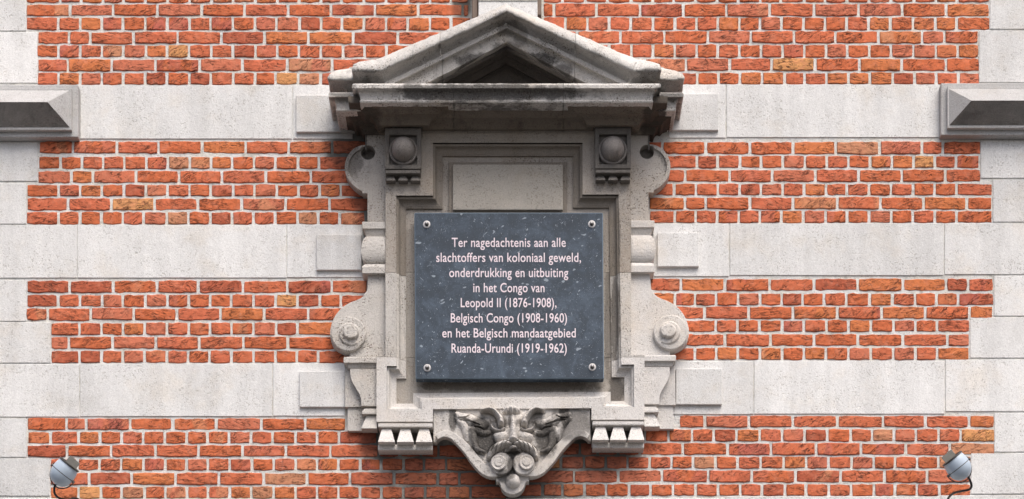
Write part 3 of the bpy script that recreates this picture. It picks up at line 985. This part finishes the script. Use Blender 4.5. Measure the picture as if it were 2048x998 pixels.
# boss blocks with guttae
def boss_block(cx, cy):
    r = prism('boss_block', rect(cx - 36, cy - 42, cx + 36, cy + 41), 0.128, 0.05, M_BOSS, AE,
              holes=[rect(cx - 27.5, cy - 27.5, cx + 27.5, cy + 32)], bevel=0.003)
    prism('boss_recess', rect(cx - 30, cy - 32, cx + 30, cy + 35), 0.108, 0.05, M_BOSS, r, bevel=0)
    bm = lathe_bm(cx, cy, [(28.5, 0.10), (28.5, 0.122), (27.5, 0.127), (26, 0.129), (24.5, 0.128), (23.6, 0.122), (22.8, 0.124), (22.6, 0.134), (22, 0.146), (20, 0.160), (16.5, 0.172), (12, 0.181), (7, 0.187), (3.5, 0.189), (0, 0.1895)], 48)
    rough(bm, 0.0007, 60)
    from_bm('boss', bm, M_BOSSHI, r, smooth=True)
    prism('fillet', rect(cx - 35, cy + 43, cx + 35, cy + 49.5), 0.130, 0.05, M_BOSS, r, bevel=0.002)
    prism('gutta_backing', rect(cx - 33, cy + 50, cx + 33, cy + 66), 0.088, 0.05, M_BOSS, r, bevel=0.001)
    for k in (-1, 0, 1):
        x = cx + k * 24.8
        frustum('gutta', (x - 5, x + 5, cy + 51.5), (x - 10, x + 10, cy + 64), 0.100, 0.122, 0.07, M_BOSS, r)
boss_block(806, 297)
boss_block(1226, 296)

# ears with pierced scroll
def ear(s, mat):
    arc = cm2([(731, 290), (722, 291), (708, 297), (697, 309), (690.5, 325), (690, 341), (695, 356), (705, 369), (716, 378), (724.5, 382)], 5)
    pts = [(785, 262), (732, 262)] + arc + [(724.5, 386.5), (735, 386.5), (735, 443), (785, 443)]
    hole = [(736 + 14.5 * math.cos(a), 305 + 14.5 * math.sin(a)) for a in [2 * math.pi * i / 28 for i in range(28)]]
    pts, hole2 = side(pts, s), side(hole, s)
    o = prism('ear_scroll', pts, 0.062, 0.0, mat, AE, holes=[hole2], bevel=0.002)
    aa = arc[3:-3]
    inner = []
    for i, (x, y) in enumerate(aa):
        w = 7.5 * min(1, 3.2 * math.sin(math.pi * i / (len(aa) - 1)))
        dx, dy = 735 - x, 336 - y
        l = math.hypot(dx, dy)
        inner.append((x + dx / l * w, y + dy / l * w))
    rim = aa + inner[1:-1][::-1]
    rim = side(rim, s)
    prism('scroll_rim', rim, 0.074, 0.05, mat, o, bevel=0.002)
    prism('drip_bar', side(rect(730.5, 268, 733.5, 300), s), 0.066, 0.03, M_BOSS, o, bevel=0.002)
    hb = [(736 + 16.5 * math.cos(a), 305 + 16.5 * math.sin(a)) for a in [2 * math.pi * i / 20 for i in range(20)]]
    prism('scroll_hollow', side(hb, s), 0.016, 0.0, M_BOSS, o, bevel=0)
ear(-1, M_EARL)
ear(1, M_EARL)

# barrel shaped bands on the flanks
def BANDZ(levels, dy):
    lv = [(None if y is None else y + dy, d) for y, d in levels]
    return [((0, d), q) for (y, d), (o_, q) in zip(lv, zlev(lv, 0.06))]
def barrel(s, mat):
    xi = xc(771, .06) if s < 0 else xc(1262, .06)
    xo = xc(734, .06) if s < 0 else xc(1299.5, .06)
    dy = 0 if s < 0 else -2.5
    prof = [(d - 0.06, q) for (y, d), q in BANDZ([(None, 0.03), (547.5, 0.076), (546, 0.079), (534, 0.080), (532, 0.078), (528.5, 0.070), (527.5, 0.061)] + [(500 + 27 * math.cos(a), 0.060 + 0.024 * math.sin(a)) for a in [math.pi * k / 12 for k in range(1, 12)]] + [(473, 0.061),
              (472, 0.062), (470.5, 0.063), (466, 0.067), (458, 0.073), (457, 0.079), (445, 0.080), (443.5, 0.078), (None, 0.03)], dy)]
    path = [(xo, 0.0), (xo, -0.06), (xi, -0.06)] if s < 0 else [(xi, -0.06), (xo, -0.06), (xo, 0.0)]
    bm = sweep_plan_bm(path, prof, 0.02)
    rough(bm, 0.0006, 50)
    from_bm('barrel_band', bm, mat, AE, 0.0006)
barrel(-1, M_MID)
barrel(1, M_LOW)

# lower volutes
def volute(s, mat):
    curve = cm2([(735, 578), (731, 585), (724, 594), (713, 600), (700, 605), (684, 615), (671, 630), (663, 648), (660, 667), (664, 685), (675, 697), (690, 704)], 5)
    pts = [(785, 546), (735, 546)] + curve + [(699, 705), (699, 714), (785, 714)]
    o = prism('volute', side(pts, s), 0.055, 0.0, mat, AE, bevel=0.003)
    c = side([(697, 669)], s)[0]
    bm = lathe_bm(c[0], c[1], [(34.5, 0.05), (34.5, 0.070), (33, 0.0735), (20, 0.075), (15, 0.075)], 48)
    from_bm('scroll_disc', bm, mat, o, 0.0008)
    # the scroll winds in and rises to its eye
    k = side([(700, 665)], s)[0]
    cc = P(k[0], k[1], 0.085)
    bm = bmesh.new()
    NA, NR = 96, 26
    grid = []
    for a in range(NA):
        t = a / NA
        ang = math.radians(-125) + t * 2 * math.pi          # the tail starts low on the inner side
        if s < 0:
            an = math.pi - ang
        else:
            an = ang
        edge = 15.5 + 9.5 * (1 - t)
        rise = 0.023 * (0.22 + 0.78 * t)
        row = []
        for q in range(NR + 1):
            r_ = 29.0 * q / NR
            w = 1 / (1 + math.exp((r_ - edge) / 0.6))
            core = 1 / (1 + math.exp((r_ - 14.0) / 0.6))
            d = 0.0745 + max(rise * w, 0.023 * core)
            row.append(bm.verts.new((cc.x + r_ * S * math.cos(an), -d, cc.z + r_ * S * math.sin(an))) if q else None)
        grid.append(row)
    cv = bm.verts.new((cc.x, -0.0975, cc.z))
    for a in range(NA):
        b_ = (a + 1) % NA
        bm.faces.new((cv, grid[a][1], grid[b_][1]))
        for q in range(1, NR):
            bm.faces.new((grid[a][q], grid[a][q + 1], grid[b_][q + 1], grid[b_][q]))
    rough(bm, 0.0011, 45)
    from_bm('scroll_eye', bm, mat, o)
volute(-1, M_MID)
volute(1, M_LOW)

# lower consoles
def console(s, mat):
    back = prism('console_backing', side([(691, 716), (754, 716), (754, 862), (695, 862), (695, 815), (690, 815)], s), 0.026, 0.0, mat, AE, bevel=0.002)
    prism('backing_ledge', side([(690, 724), (754, 724), (754, 814), (690, 814)], s), 0.036, 0.01, mat, back, bevel=0.002)
    xo = P(*side([(697, 720)], s)[0], .06).x
    xi = P(*side([(753, 720)], s)[0], .06).x
    dy = 0 if s < 0 else -3.5
    prof = [(d - 0.06, q) for (y, d), q in BANDZ([(None, 0.03), (736.5, 0.062), (735, 0.064), (731, 0.066), (727, 0.071), (726, 0.078), (725, 0.080), (716, 0.080), (713.5, 0.077), (None, 0.03)], dy)]
    path = [(xo, 0.0), (xo, -0.06), (xi, -0.06)] if s < 0 else [(xi, -0.06), (xo, -0.06), (xo, 0.0)]
    bm = sweep_plan_bm(path, prof, 0.02)
    rough(bm, 0.0007, 40)
    from_bm('console_cap', bm, mat, back, 0.0006)
    sc = cm2([(700, 737), (700.5, 750), (704, 763), (712, 777), (719, 789), (722, 800), (722.5, 812)], 4)
    prism('console_body', side(sc + [(754, 812), (754, 737)], s), 0.066, 0.0, mat, back, bevel=0.002)
    prism('small_fillet', side([(729, 817), (754, 817), (754, 823), (724, 823)], s), 0.07, 0.0, mat, back, bevel=0.002)
    prism('lower_fillet', side(rect(724, 822, 754, 828), s), 0.075, 0.0, mat, back, bevel=0.002)
    t = side([(733, 831), (754, 831), (754, 857), (722, 857)], s)
    a = sorted([t[0][0], t[1][0]]); b = sorted([t[3][0], t[2][0]])
    frustum('gutta', (a[0], a[1], t[0][1]), (b[0], b[1], t[3][1]), 0.058, 0.075, 0.01, mat, back)
console(-1, M_MID)
console(1, M_LOW)

# feet of the frame: fillet, three guttae, base slab
def foot(x0, x1, y, mat):
    r = prism('foot_slab', rect(x0 + 3, y + 46, x1 - 1, y + 57), 0.072, 0.0, mat, AE, bevel=0.003)
    prism('foot_shade_core', rect(x0 + 3, y + 1, x1 - 1, y + 47), 0.012, 0.0, M_BOSS, r, bevel=0.001)  # dark stone stands in for the deep shade between the guttae
    prism('fillet', rect(x0 + 3, y + 3.5, x1 - 1, y + 11), 0.094, 0.0, mat, r, bevel=0.003)
    w = (x1 - x0) / 3.0
    for k in range(3):
        c = x0 + 1 + w * (k + 0.5)
        frustum('gutta', (c - 9, c + 9, y + 13), (c - 17, c + 17, y + 41), 0.078, 0.112, 0.0, mat, r)
foot(753, 866, 843, M_LOW)
foot(1182, 1289, 839, M_LOW)

# ------------------------------------------------------------------ carved apron with the bearded face
outline = [(866, 818), (866, 885)] + cm2([(874, 884), (880, 877), (889, 873.5), (900, 876.5), (909, 884), (918, 893), (930, 907), (941, 923), (953, 937), (964, 947), (978, 953.5), (992, 955)], 3) + \
    [(992, 964), (998, 965)] + cm2([(1001, 972), (1004, 980), (1012, 987), (1025, 990), (1038, 987), (1046, 980), (1050, 972)], 3) + [(1052, 965), (1058, 964), (1058, 955)] + \
    cm2([(1058, 955), (1070, 953.5), (1086, 946), (1101, 932), (1112, 920), (1124, 905), (1134, 893), (1145, 882), (1153, 875), (1160, 872.5), (1170, 874), (1176, 881)], 3) + [(1182, 883), (1182, 814)]
apron = prism('carved_apron', outline, 0.036, 0.0, M_CARVE, AE, bevel=0.003)

def band_poly(line, w):
    m = offs(line, False)
    return line + [(p[0] + q[0] * w, p[1] + q[1] * w) for p, q in zip(line, m)][::-1]
lb = cm2([(876, 879), (882, 875.5), (889, 873.8), (900, 876.8), (909, 884.3), (918, 893.3), (930, 907.3), (941, 923.3), (953, 937.3), (964, 947.3), (980, 953.6), (1004, 952)], 4)
def taper_band(line, sgn):
    m = offs(line, False)
    n = len(line)
    o = []
    for i, (p, q) in enumerate(zip(line, m)):
        w = 10 + 9 * min(1, i / n * 1.6)
        o.append((p[0] + sgn * q[0] * w, p[1] + sgn * q[1] * w))
    return line + o[::-1]
prism('ogee_band', [(p[0], p[1] - 0.3) for p in taper_band(lb, 1)], 0.090, 0.05, M_CARVE, apron, bevel=0.004)
rb = [(2049.5 - (p[0] - 1), p[1] - 1.3) for p in lb]
prism('ogee_band', taper_band(rb, -1), 0.090, 0.05, M_CARVE, apron, bevel=0.004)
for cx, cy, ix, iy in ((1003, 931, 997, 926), (1047, 931, 1053, 925)):
    sc = from_bm('scroll', lathe_bm(cx, cy, [(22, 0.04), (22, 0.097), (20.5, 0.1005), (0, 0.1015)], 40), M_CARVE, apron, 0.0008)
    b = lathe_bm(ix, iy, [(15.2, 0.09), (15.2, 0.110), (13.8, 0.1135), (9.2, 0.1115), (8.6, 0.1112), (8.2, 0.1135), (6.8, 0.1150), (0, 0.1152)], 40)
    rough(b, 0.0007, 60)
    from_bm('scroll_eye', b, M_CARVE, sc, 0.0006)
b = lathe_bm(1026, 963, [(15.5, 0.04)] + [(15 * math.cos(a), 0.072 + 0.034 * math.sin(a)) for a in [i * math.pi / 2 / 7 for i in range(7)]] + [(0, 0.1065)], 36)
rough(b, 0.0008, 50)
from_bm('pendant_boss', b, M_CARVE, apron, smooth=True)

# relief: one continuous carved sheet with the face in it
X0, X1, Y0, Y1 = 867, 1181, 817, 992
XF0, XF1 = 884, 1166
st = 0.9
gx = np.arange(X0, X1 + .01, st)
gy = np.arange(Y0, Y1 + .01, st)
GX, GY = np.meshgrid(gx, gy)
H = np.zeros_like(GX)
def smax(a, b, k=1.6):
    return k * np.logaddexp(a / k, b / k)
def blob(cx, cy, rx, ry, h, rot=0.0, p=1.0):
    c, s_ = math.cos(rot), math.sin(rot)
    dx, dy = GX - cx, GY - cy
    u, v = (dx * c + dy * s_) / rx, (-dx * s_ + dy * c) / ry
    r2 = np.clip(1 - u * u - v * v, 0, None)
    return h * np.power(r2, p * 0.5)
def gauss(cx, cy, rx, ry, h, rot=0.0):
    c, s_ = math.cos(rot), math.sin(rot)
    dx, dy = GX - cx, GY - cy
    u, v = (dx * c + dy * s_) / rx, (-dx * s_ + dy * c) / ry
    return h * np.exp(-(u * u + v * v))
def cord(pts, rad, h, soft=1.0):
    """rounded ridge along a polyline; rad/h may vary"""
    pts = cm2(pts, 5)
    n = len(pts)
    out = np.zeros_like(GX)
    for i in range(n - 1):
        a, b = pts[i], pts[i + 1]
        t0 = i / (n - 1)
        ra = np.interp(t0, np.linspace(0, 1, len(rad)), rad)
        hh = np.interp(t0, np.linspace(0, 1, len(h)), h)
        dx, dy = b[0] - a[0], b[1] - a[1]
        L2 = dx * dx + dy * dy or 1
        t = np.clip(((GX - a[0]) * dx + (GY - a[1]) * dy) / L2, 0, 1)
        q = np.hypot(GX - a[0] - t * dx, GY - a[1] - t * dy) / ra
        out = np.maximum(out, hh * np.sqrt(np.clip(1 - q * q, 0, None)))
    return out
CX = 1025.5
# face mass
H = np.maximum(H, gauss(CX, 862, 40, 46, 15))
H = np.maximum(H, blob(CX, 866, 37, 48, 17))
H = smax(H, blob(CX, 842, 23, 18, 20), 1.2)                       # brow dome
for s_ in (-1, 1):
    H = smax(H, blob(CX + s_ * 23, 876, 18, 15, 24), 1.2)         # cheeks
H = smax(H, cord([(CX, 838), (CX + .5, 862), (CX + 1, 880)], [7, 8, 10], [25, 32, 38]), 0.8)   # nose ridge
H = smax(H, blob(CX + 1, 884, 11, 8.5, 42), 0.8)                     # nose tip
for s_ in (-1, 1):
    H = smax(H, blob(CX + 1 + s_ * 9.5, 887, 6, 5.5, 31), 0.8)    # nostril wings
    H -= gauss(CX + s_ * 30, 855, 12, 8.5, 42, s_ * 0.12)         # eye sockets
    H = np.maximum(H, blob(CX + s_ * 27.5, 858.5, 7.0, 4.0, 3))  # eyeball
    H = np.maximum(H, cord([(CX + s_ * 17, 860), (CX + s_ * 26, 864.5), (CX + s_ * 38, 861), (CX + s_ * 43, 853)], [3, 3.2, 3, 2.5], [18, 19, 16, 13]))  # lower lid
    # heavy brow horn sweeping up and out
    H = np.maximum(H, cord([(CX + s_ * 62, 824), (CX + s_ * 48, 822), (CX + s_ * 37, 826), (CX + s_ * 29, 835), (CX + s_ * 24, 843), (CX + s_ * 23, 850)],
                           [2.5, 3.8, 4.6, 5.4, 6.5, 6.5], [18, 24, 28, 32, 36, 36]))
    # moustache
    H = np.maximum(H, cord([(CX + s_ * 5, 893), (CX + s_ * 14, 891), (CX + s_ * 25, 894.5), (CX + s_ * 36, 901), (CX + s_ * 44, 909), (CX + s_ * 47, 917)],
                           [6, 7.5, 8.2, 8.0, 6.5, 4.5], [30, 33, 33, 31, 28, 23]))
    for k in range(5):                                            # combed grooves in it
        t = 10 + 8 * k
        H -= cord([(CX + s_ * (t), 886 + t * .14), (CX + s_ * (t + 5), 893 + t * .2), (CX + s_ * (t + 9), 902 + t * .22)], [1.0, 1.2, 1.0], [4, 6, 5])
    # curling leaves of hair on both sides
    H = np.maximum(H, cord([(CX + s_ * 50, 842), (CX + s_ * 62, 850), (CX + s_ * 76, 847), (CX + s_ * 88, 838), (CX + s_ * 104, 835), (CX + s_ * 112, 829)],
                           [7, 12, 13, 10, 9, 5], [7, 12, 14, 13, 12, 9]))
    H = np.maximum(H, cord([(CX + s_ * 46, 866), (CX + s_ * 58, 866), (CX + s_ * 70, 860), (CX + s_ * 82, 862), (CX + s_ * 80, 876), (CX + s_ * 78, 888), (CX + s_ * 72, 899), (CX + s_ * 58, 905)],
                           [5, 8, 10, 11, 9, 7, 6, 4], [8, 10, 12, 14, 13, 13, 14, 11]))
    H = np.maximum(H, cord([(CX + s_ * 112, 836), (CX + s_ * 98, 850), (CX + s_ * 92, 866), (CX + s_ * 90, 880)], [6, 9, 9, 5], [8, 11, 11, 7]))
    H -= cord([(CX + s_ * 66, 852), (CX + s_ * 78, 848), (CX + s_ * 92, 842), (CX + s_ * 104, 842)], [1.2, 1.6, 1.6, 1.0], [3, 7, 7, 4])
    H -= cord([(CX + s_ * 56, 862), (CX + s_ * 66, 857), (CX + s_ * 76, 856)], [1.2, 2.0, 1.4], [3, 8, 4])
    H -= cord([(CX + s_ * 86, 832), (CX + s_ * 96, 838), (CX + s_ * 108, 837)], [1, 1.6, 1.0], [3, 6, 3])
# lips
H = np.maximum(H, blob(CX + 1, 901, 10, 4.4, 33))
H -= gauss(CX + 1, 895.5, 7, 1.6, 14)
H -= gauss(CX + 1, 910, 12, 5.0, 26)
H -= gauss(CX, 870, 1.0, 1.0, 0)
# shell on the forehead
sh = blob(CX - 2, 825, 18.5, 10, 34)
lob = 1 - 0.22 * np.abs(np.sin((GX - CX + 2) / 18 * 6.5)) * np.clip((GY - 818) / 8, 0, 1)
H = np.maximum(H, sh * lob)
nz_ = np.array([[mnoise.noise(Vector((x * .12, y * .12, 3))) + .5 * mnoise.noise(Vector((x * .4, y * .4, 7))) for x in gx] for y in gy])
H = np.maximum(H, -26) + nz_ * 0.9 * np.clip(H / 8, 0.25, 1)
# fade to the ground at the rim of the sheet
fade = np.clip(np.minimum(np.minimum(GX - XF0, XF1 - GX) / 6, 1), 0, 1)
def blur(A, r):
    for ax in (0, 1):
        B = np.zeros_like(A)
        for k in range(-r, r + 1):
            B += np.roll(A, k, axis=ax)
        A = B / (2 * r + 1)
    return A
H = H + 0.6 * (H - blur(blur(H, 2), 2)) + 0.2 * (H - blur(blur(H, 6), 6))
DD = 0.071 + np.clip(H, -24, 48) * 0.0018 * fade
def inside(px, py):
    c = False
    n = len(outline)
    for i in range(n):
        x1, y1 = outline[i]; x2, y2 = outline[(i + 1) % n]
        if (y1 > py) != (y2 > py) and px < (x2 - x1) * (py - y1) / (y2 - y1) + x1:
            c = not c
    return c
bm = bmesh.new()
vs = [[None] * len(gx) for _ in gy]
for j, y in enumerate(gy):
    for i, x in enumerate(gx):
        if inside(x, y + 1.2) :
            b_ = P(x, y, 0.075)
            vs[j][i] = bm.verts.new((b_.x, -float(DD[j, i]), b_.z))
for j in range(len(gy) - 1):
    for i in range(len(gx) - 1):
        q = (vs[j][i], vs[j][i + 1], vs[j + 1][i + 1], vs[j + 1][i])
        if all(q):
            bm.faces.new(q)
# rim closed back into the apron
bed = [e for e in bm.edges if e.is_boundary]
r = bmesh.ops.extrude_edge_only(bm, edges=bed)
for v in r['geom']:
    if isinstance(v, bmesh.types.BMVert):
        v.co.y = -0.02
o = from_bm('carved_face', bm, M_CARVE, apron, smooth=True)
# little incised panels left and right of the hair
for x0, x1, s_ in ((884, 919, -1), (1124, 1162, 1)):
    prism('incised_line', rect(x0, 840, x1, 841.5), 0.0745, 0.06, M_BOSS, apron, bevel=0.0008)

# ------------------------------------------------------------------ plinth above the apex
pl = prism('apex_plinth', rect(957, 2.5, 1075, 60), 0.09, 0.0, M_WALLSTONE, AE, bevel=0.002)
prism('plinth_course', rect(957, -150, 1075, 1.5), 0.094, 0.0, M_MID, AE, bevel=0.002)
for x0, x1 in ((944, 955.5), (1073.5, 1083)):
    prism('lead_strip', rect(x0, -150, x1, 36 if x0 < 1000 else 30), 0.075, 0.0, M_LEAD, AE, bevel=0.003)

# ------------------------------------------------------------------ memorial plaque
PQ = thing('memorial_plaque', 'dark blue grey slate plaque with pale lettering, bolted inside the stone niche', 'plaque', (0, 0, 0))
DP = 0.100
bm = prism_bm([(828.5, 425), (1206, 425), (1208, 757.5), (831, 757.5)], DP, 0.055)
slab = from_bm('slab', bm, M_SLATE, PQ, 0.0036, seg=1)
slab.data.materials.append(M_SAWN)
slab.modifiers['bevel'].material = 1
LINES = [('Ter nagedachtenis aan alle', 903.5, 1131.5, 493.5), ('slachtoffers van koloniaal geweld,', 872.5, 1162, 523.5), ('onderdrukking en uitbuiting', 898.5, 1136.5, 553.8),
         ('in het Congo van', 946.5, 1089, 584), ('Leopold II (1876-1908),', 921.5, 1113, 614), ('Belgisch Congo (1908-1960)', 901.5, 1134, 644.5),
         ('en het Belgisch mandaatgebied', 884.5, 1151.5, 674.5), ('Ruanda-Urundi (1919-1962)', 903, 1133.5, 705)]
def text_mesh(txt, weight=0.007):
    cu = bpy.data.curves.new('lettering', 'FONT')
    cu.body = txt
    cu.size = 1.0
    cu.resolution_u = 6
    cu.offset = weight
    cu.extrude = 0.05
    cu.space_character = 1.04
    ob = bpy.data.objects.new('lettering', cu)
    COL.objects.link(ob)
    dg = bpy.context.evaluated_depsgraph_get()
    dg.update()
    me = bpy.data.meshes.new_from_object(ob.evaluated_get(dg))
    bpy.data.objects.remove(ob)
    bpy.data.curves.remove(cu)
    return me
cap = text_mesh('T')
cap_h = max(v.co.y for v in cap.vertices) - min(v.co.y for v in cap.vertices)
dl = DP + 0.0016
for txt, xa, xb, yb in LINES:
    me = text_mesh(txt)
    xs_ = [v.co.x for v in me.vertices]
    mn, mx = min(xs_), max(xs_)
    a, b = P(xa, yb, dl), P(xb, yb, dl)
    kz = 18.3 * S * (1 - dl / D) / cap_h
    kx = (b.x - a.x) / (mx - mn)
    for v in me.vertices:
        x, y = v.co.x, v.co.y
        v.co = (a.x + (x - mn) * kx, -DP + 0.0006 - (0.0018 if v.co.z > 0 else 0.0), a.z + y * kz)
    bm = bmesh.new()
    bm.from_mesh(me)
    bpy.data.meshes.remove(me)
    from_bm('lettering', bm, M_CHALK, PQ)
for x, y in ((853.5, 448.5), (1183.5, 448), (854.5, 735.5), (1184.5, 734)):
    w = from_bm('bolt', lathe_bm(x, y + 1, [(7.6, DP - 0.01), (7.6, DP + 0.0012), (7.0, DP + 0.0028), (4.4, DP + 0.0032), (4.2, DP + 0.004)], 28), M_STEEL, PQ, 0.0003)
    b = lathe_bm(x, y - 0.5, [(4.4, DP), (4.4, DP + 0.009), (3.9, DP + 0.0105)], 6)
    from_bm('hex_nut', b, M_DARKSTEEL, w, 0.0004)
    b = lathe_bm(x, y - 1.5, [(2.3, DP), (2.3, DP + 0.021), (1.7, DP + 0.0225)], 14)
    from_bm('threaded_rod', b, M_STEEL, w, 0.0002)

# ------------------------------------------------------------------ floodlights
def floodlight(cx, cy, s, label):
    """s=+1: the left lamp, aimed up and to the right; s=-1 mirrored"""
    dep = 0.24
    T = thing('floodlight', label, 'floodlight', (0, 0, 0), 'floodlights aimed at the niche')
    c = P(cx, cy, dep)
    ax = Vector((0.62 * s, -0.16, 0.76)).normalized()          # towards the plaque, slightly back to the wall
    u = Vector((0.80 * s, 0, -0.60)).normalized()
    u = (u - ax * u.dot(ax)).normalized()
    w = ax.cross(u).normalized()
    R = 23.5 * S
    def turned(prof, name, mat, parent, seg=40, smooth=True, bev=0):
        bm = bmesh.new()
        rings = []
        for r_, h in prof:
            if r_ <= 1e-6:
                rings.append([bm.verts.new(c + ax * h)])
            else:
                rings.append([bm.verts.new(c + ax * h + (u * math.cos(2 * math.pi * i / seg) + w * math.sin(2 * math.pi * i / seg)) * r_) for i in range(seg)])
        for a, b in zip(rings, rings[1:]):
            for i in range(seg):
                j = (i + 1) % seg
                if len(a) == 1: bm.faces.new((a[0], b[i], b[j]))
                elif len(b) == 1: bm.faces.new((a[i], a[j], b[0]))
                else: bm.faces.new((a[i], a[j], b[j], b[i]))
        return from_bm(name, bm, mat, parent, bev, smooth=smooth)
    back = [(0, -R * 1.08)] + [(R * math.cos(a) ** 0.9, -R * 1.08 * math.sin(a)) for a in [math.radians(x) for x in (82, 70, 58, 45, 32, 20, 8, 1)]]
    h = turned(back, 'rear_shell', M_LAMP, T)
    turned([(R * 0.985, -0.002), (R * 0.985, 0.003)], 'seam', M_DARKSTEEL, T)
    turned([(R * 1.0, 0.0022), (R * 1.0, 0.008), (R * 0.985, 0.02), (R * 0.94, 0.034), (R * 0.88, 0.0445)], 'front_shell', M_LAMP, T)
    turned([(R * 0.90, 0.044), (R * 0.95, 0.0455), (R * 0.95, 0.051), (R * 0.84, 0.052), (R * 0.84, 0.0475)], 'rim', M_DARKSTEEL, T, smooth=False)
    turned([(R * 0.85, 0.0478), (0, 0.0488)], 'lens', M_GLASS, T)
    # glare shield standing on the rim
    def strip(p, q, r_, t_, name, mat):
        bm = bmesh.new()
        n = (q - p).cross(r_ - p).normalized() * 0.0012
        f = [p, q, q + (r_ - p), r_]
        a = [bm.verts.new(x + n) for x in f]
        b = [bm.verts.new(x - n) for x in f]
        bm.faces.new(a); bm.faces.new(b[::-1])
        for i in range(4):
            j = (i + 1) % 4
            bm.faces.new((a[i], a[j], b[j], b[i]))
        return from_bm(name, bm, mat, T)
    face = c + ax * 0.052
    fw = -w if w.y > 0 else w                                   # the camera side of the rim
    p0 = face + fw * R * 0.75 - u * R * 0.15
    strip(p0, p0 + u * R * 1.05, p0 + ax * 0.030 - fw * 0.006, 0, 'glare_shield', M_GREY)
    p1 = p0 + u * R * 1.05
    strip(p0 + ax * 0.004 - fw * 0.002, p0 + ax * 0.030 - fw * 0.006, p0 + ax * 0.006 - fw * 0.05 + u * 0.006, 0, 'shield_cheek', M_STEEL)
    # stirrup
    st_pts = []
    for k in range(15):
        a = math.pi * k / 14
        st_pts.append(c - ax * (math.sin(a) * R * 1.30) + u * (math.cos(a) * R * 1.12) + fw * (-0.012) + ax * 0.004)
    from_bm('stirrup', tube_bm(st_pts, 0.0028, 8), M_DARKSTEEL, T, smooth=True)
    lt = [c - u * R * 1.10, c - u * R * 1.12 + ax * 0.01, face - u * R * 0.35 + ax * 0.004 - fw * 0.01]
    from_bm('tilt_strap', tube_bm(lt, 0.0022, 8), M_DARKSTEEL, T, smooth=True)
    for q in (1, -1):
        bm = bmesh.new()
        bmesh.ops.create_cone(bm, cap_ends=True, segments=12, radius1=0.0065, radius2=0.0065, depth=0.006)
        rq = u.to_track_quat('Z', 'Y').to_matrix().to_4x4()
        bmesh.ops.transform(bm, matrix=rq, verts=bm.verts)
        bmesh.ops.translate(bm, verts=bm.verts, vec=c + u * q * R * 1.12)
        from_bm('pivot_bolt', bm, M_DARKSTEEL, T)
    return T, c, ax, u, R, dep
T, c, ax, u, R, dep = floodlight(125.5, 947, 1, 'pale blue grey floodlight on the left, low on the wall, aimed up to the right')
cp = [(111, 969, .235), (108.5, 978, .225), (110, 988, .21), (118, 996, .19), (133, 999.5, .165), (150, 997, .13), (158, 1000, .09), (160, 1008, .05), (160, 1015, 0.0)]
from_bm('cable', tube_bm(smooth_path([P(*q) for q in cp], 6), 0.0053, 10), M_CABLE, T, smooth=True)
T, c, ax, u, R, dep = floodlight(1917.5, 935, -1, 'pale blue grey floodlight on the right, low on the wall, aimed up to the left')
cp = [(1934.5, 951, .235), (1940, 961, .225), (1943, 972, .21), (1938, 979, .19), (1924, 982, .165), (1911, 985, .13), (1902, 990, .09), (1896, 998, .05), (1893, 1008, 0.0)]
from_bm('cable', tube_bm(smooth_path([P(*q) for q in cp], 6), 0.0053, 10), M_CABLE, T, smooth=True)
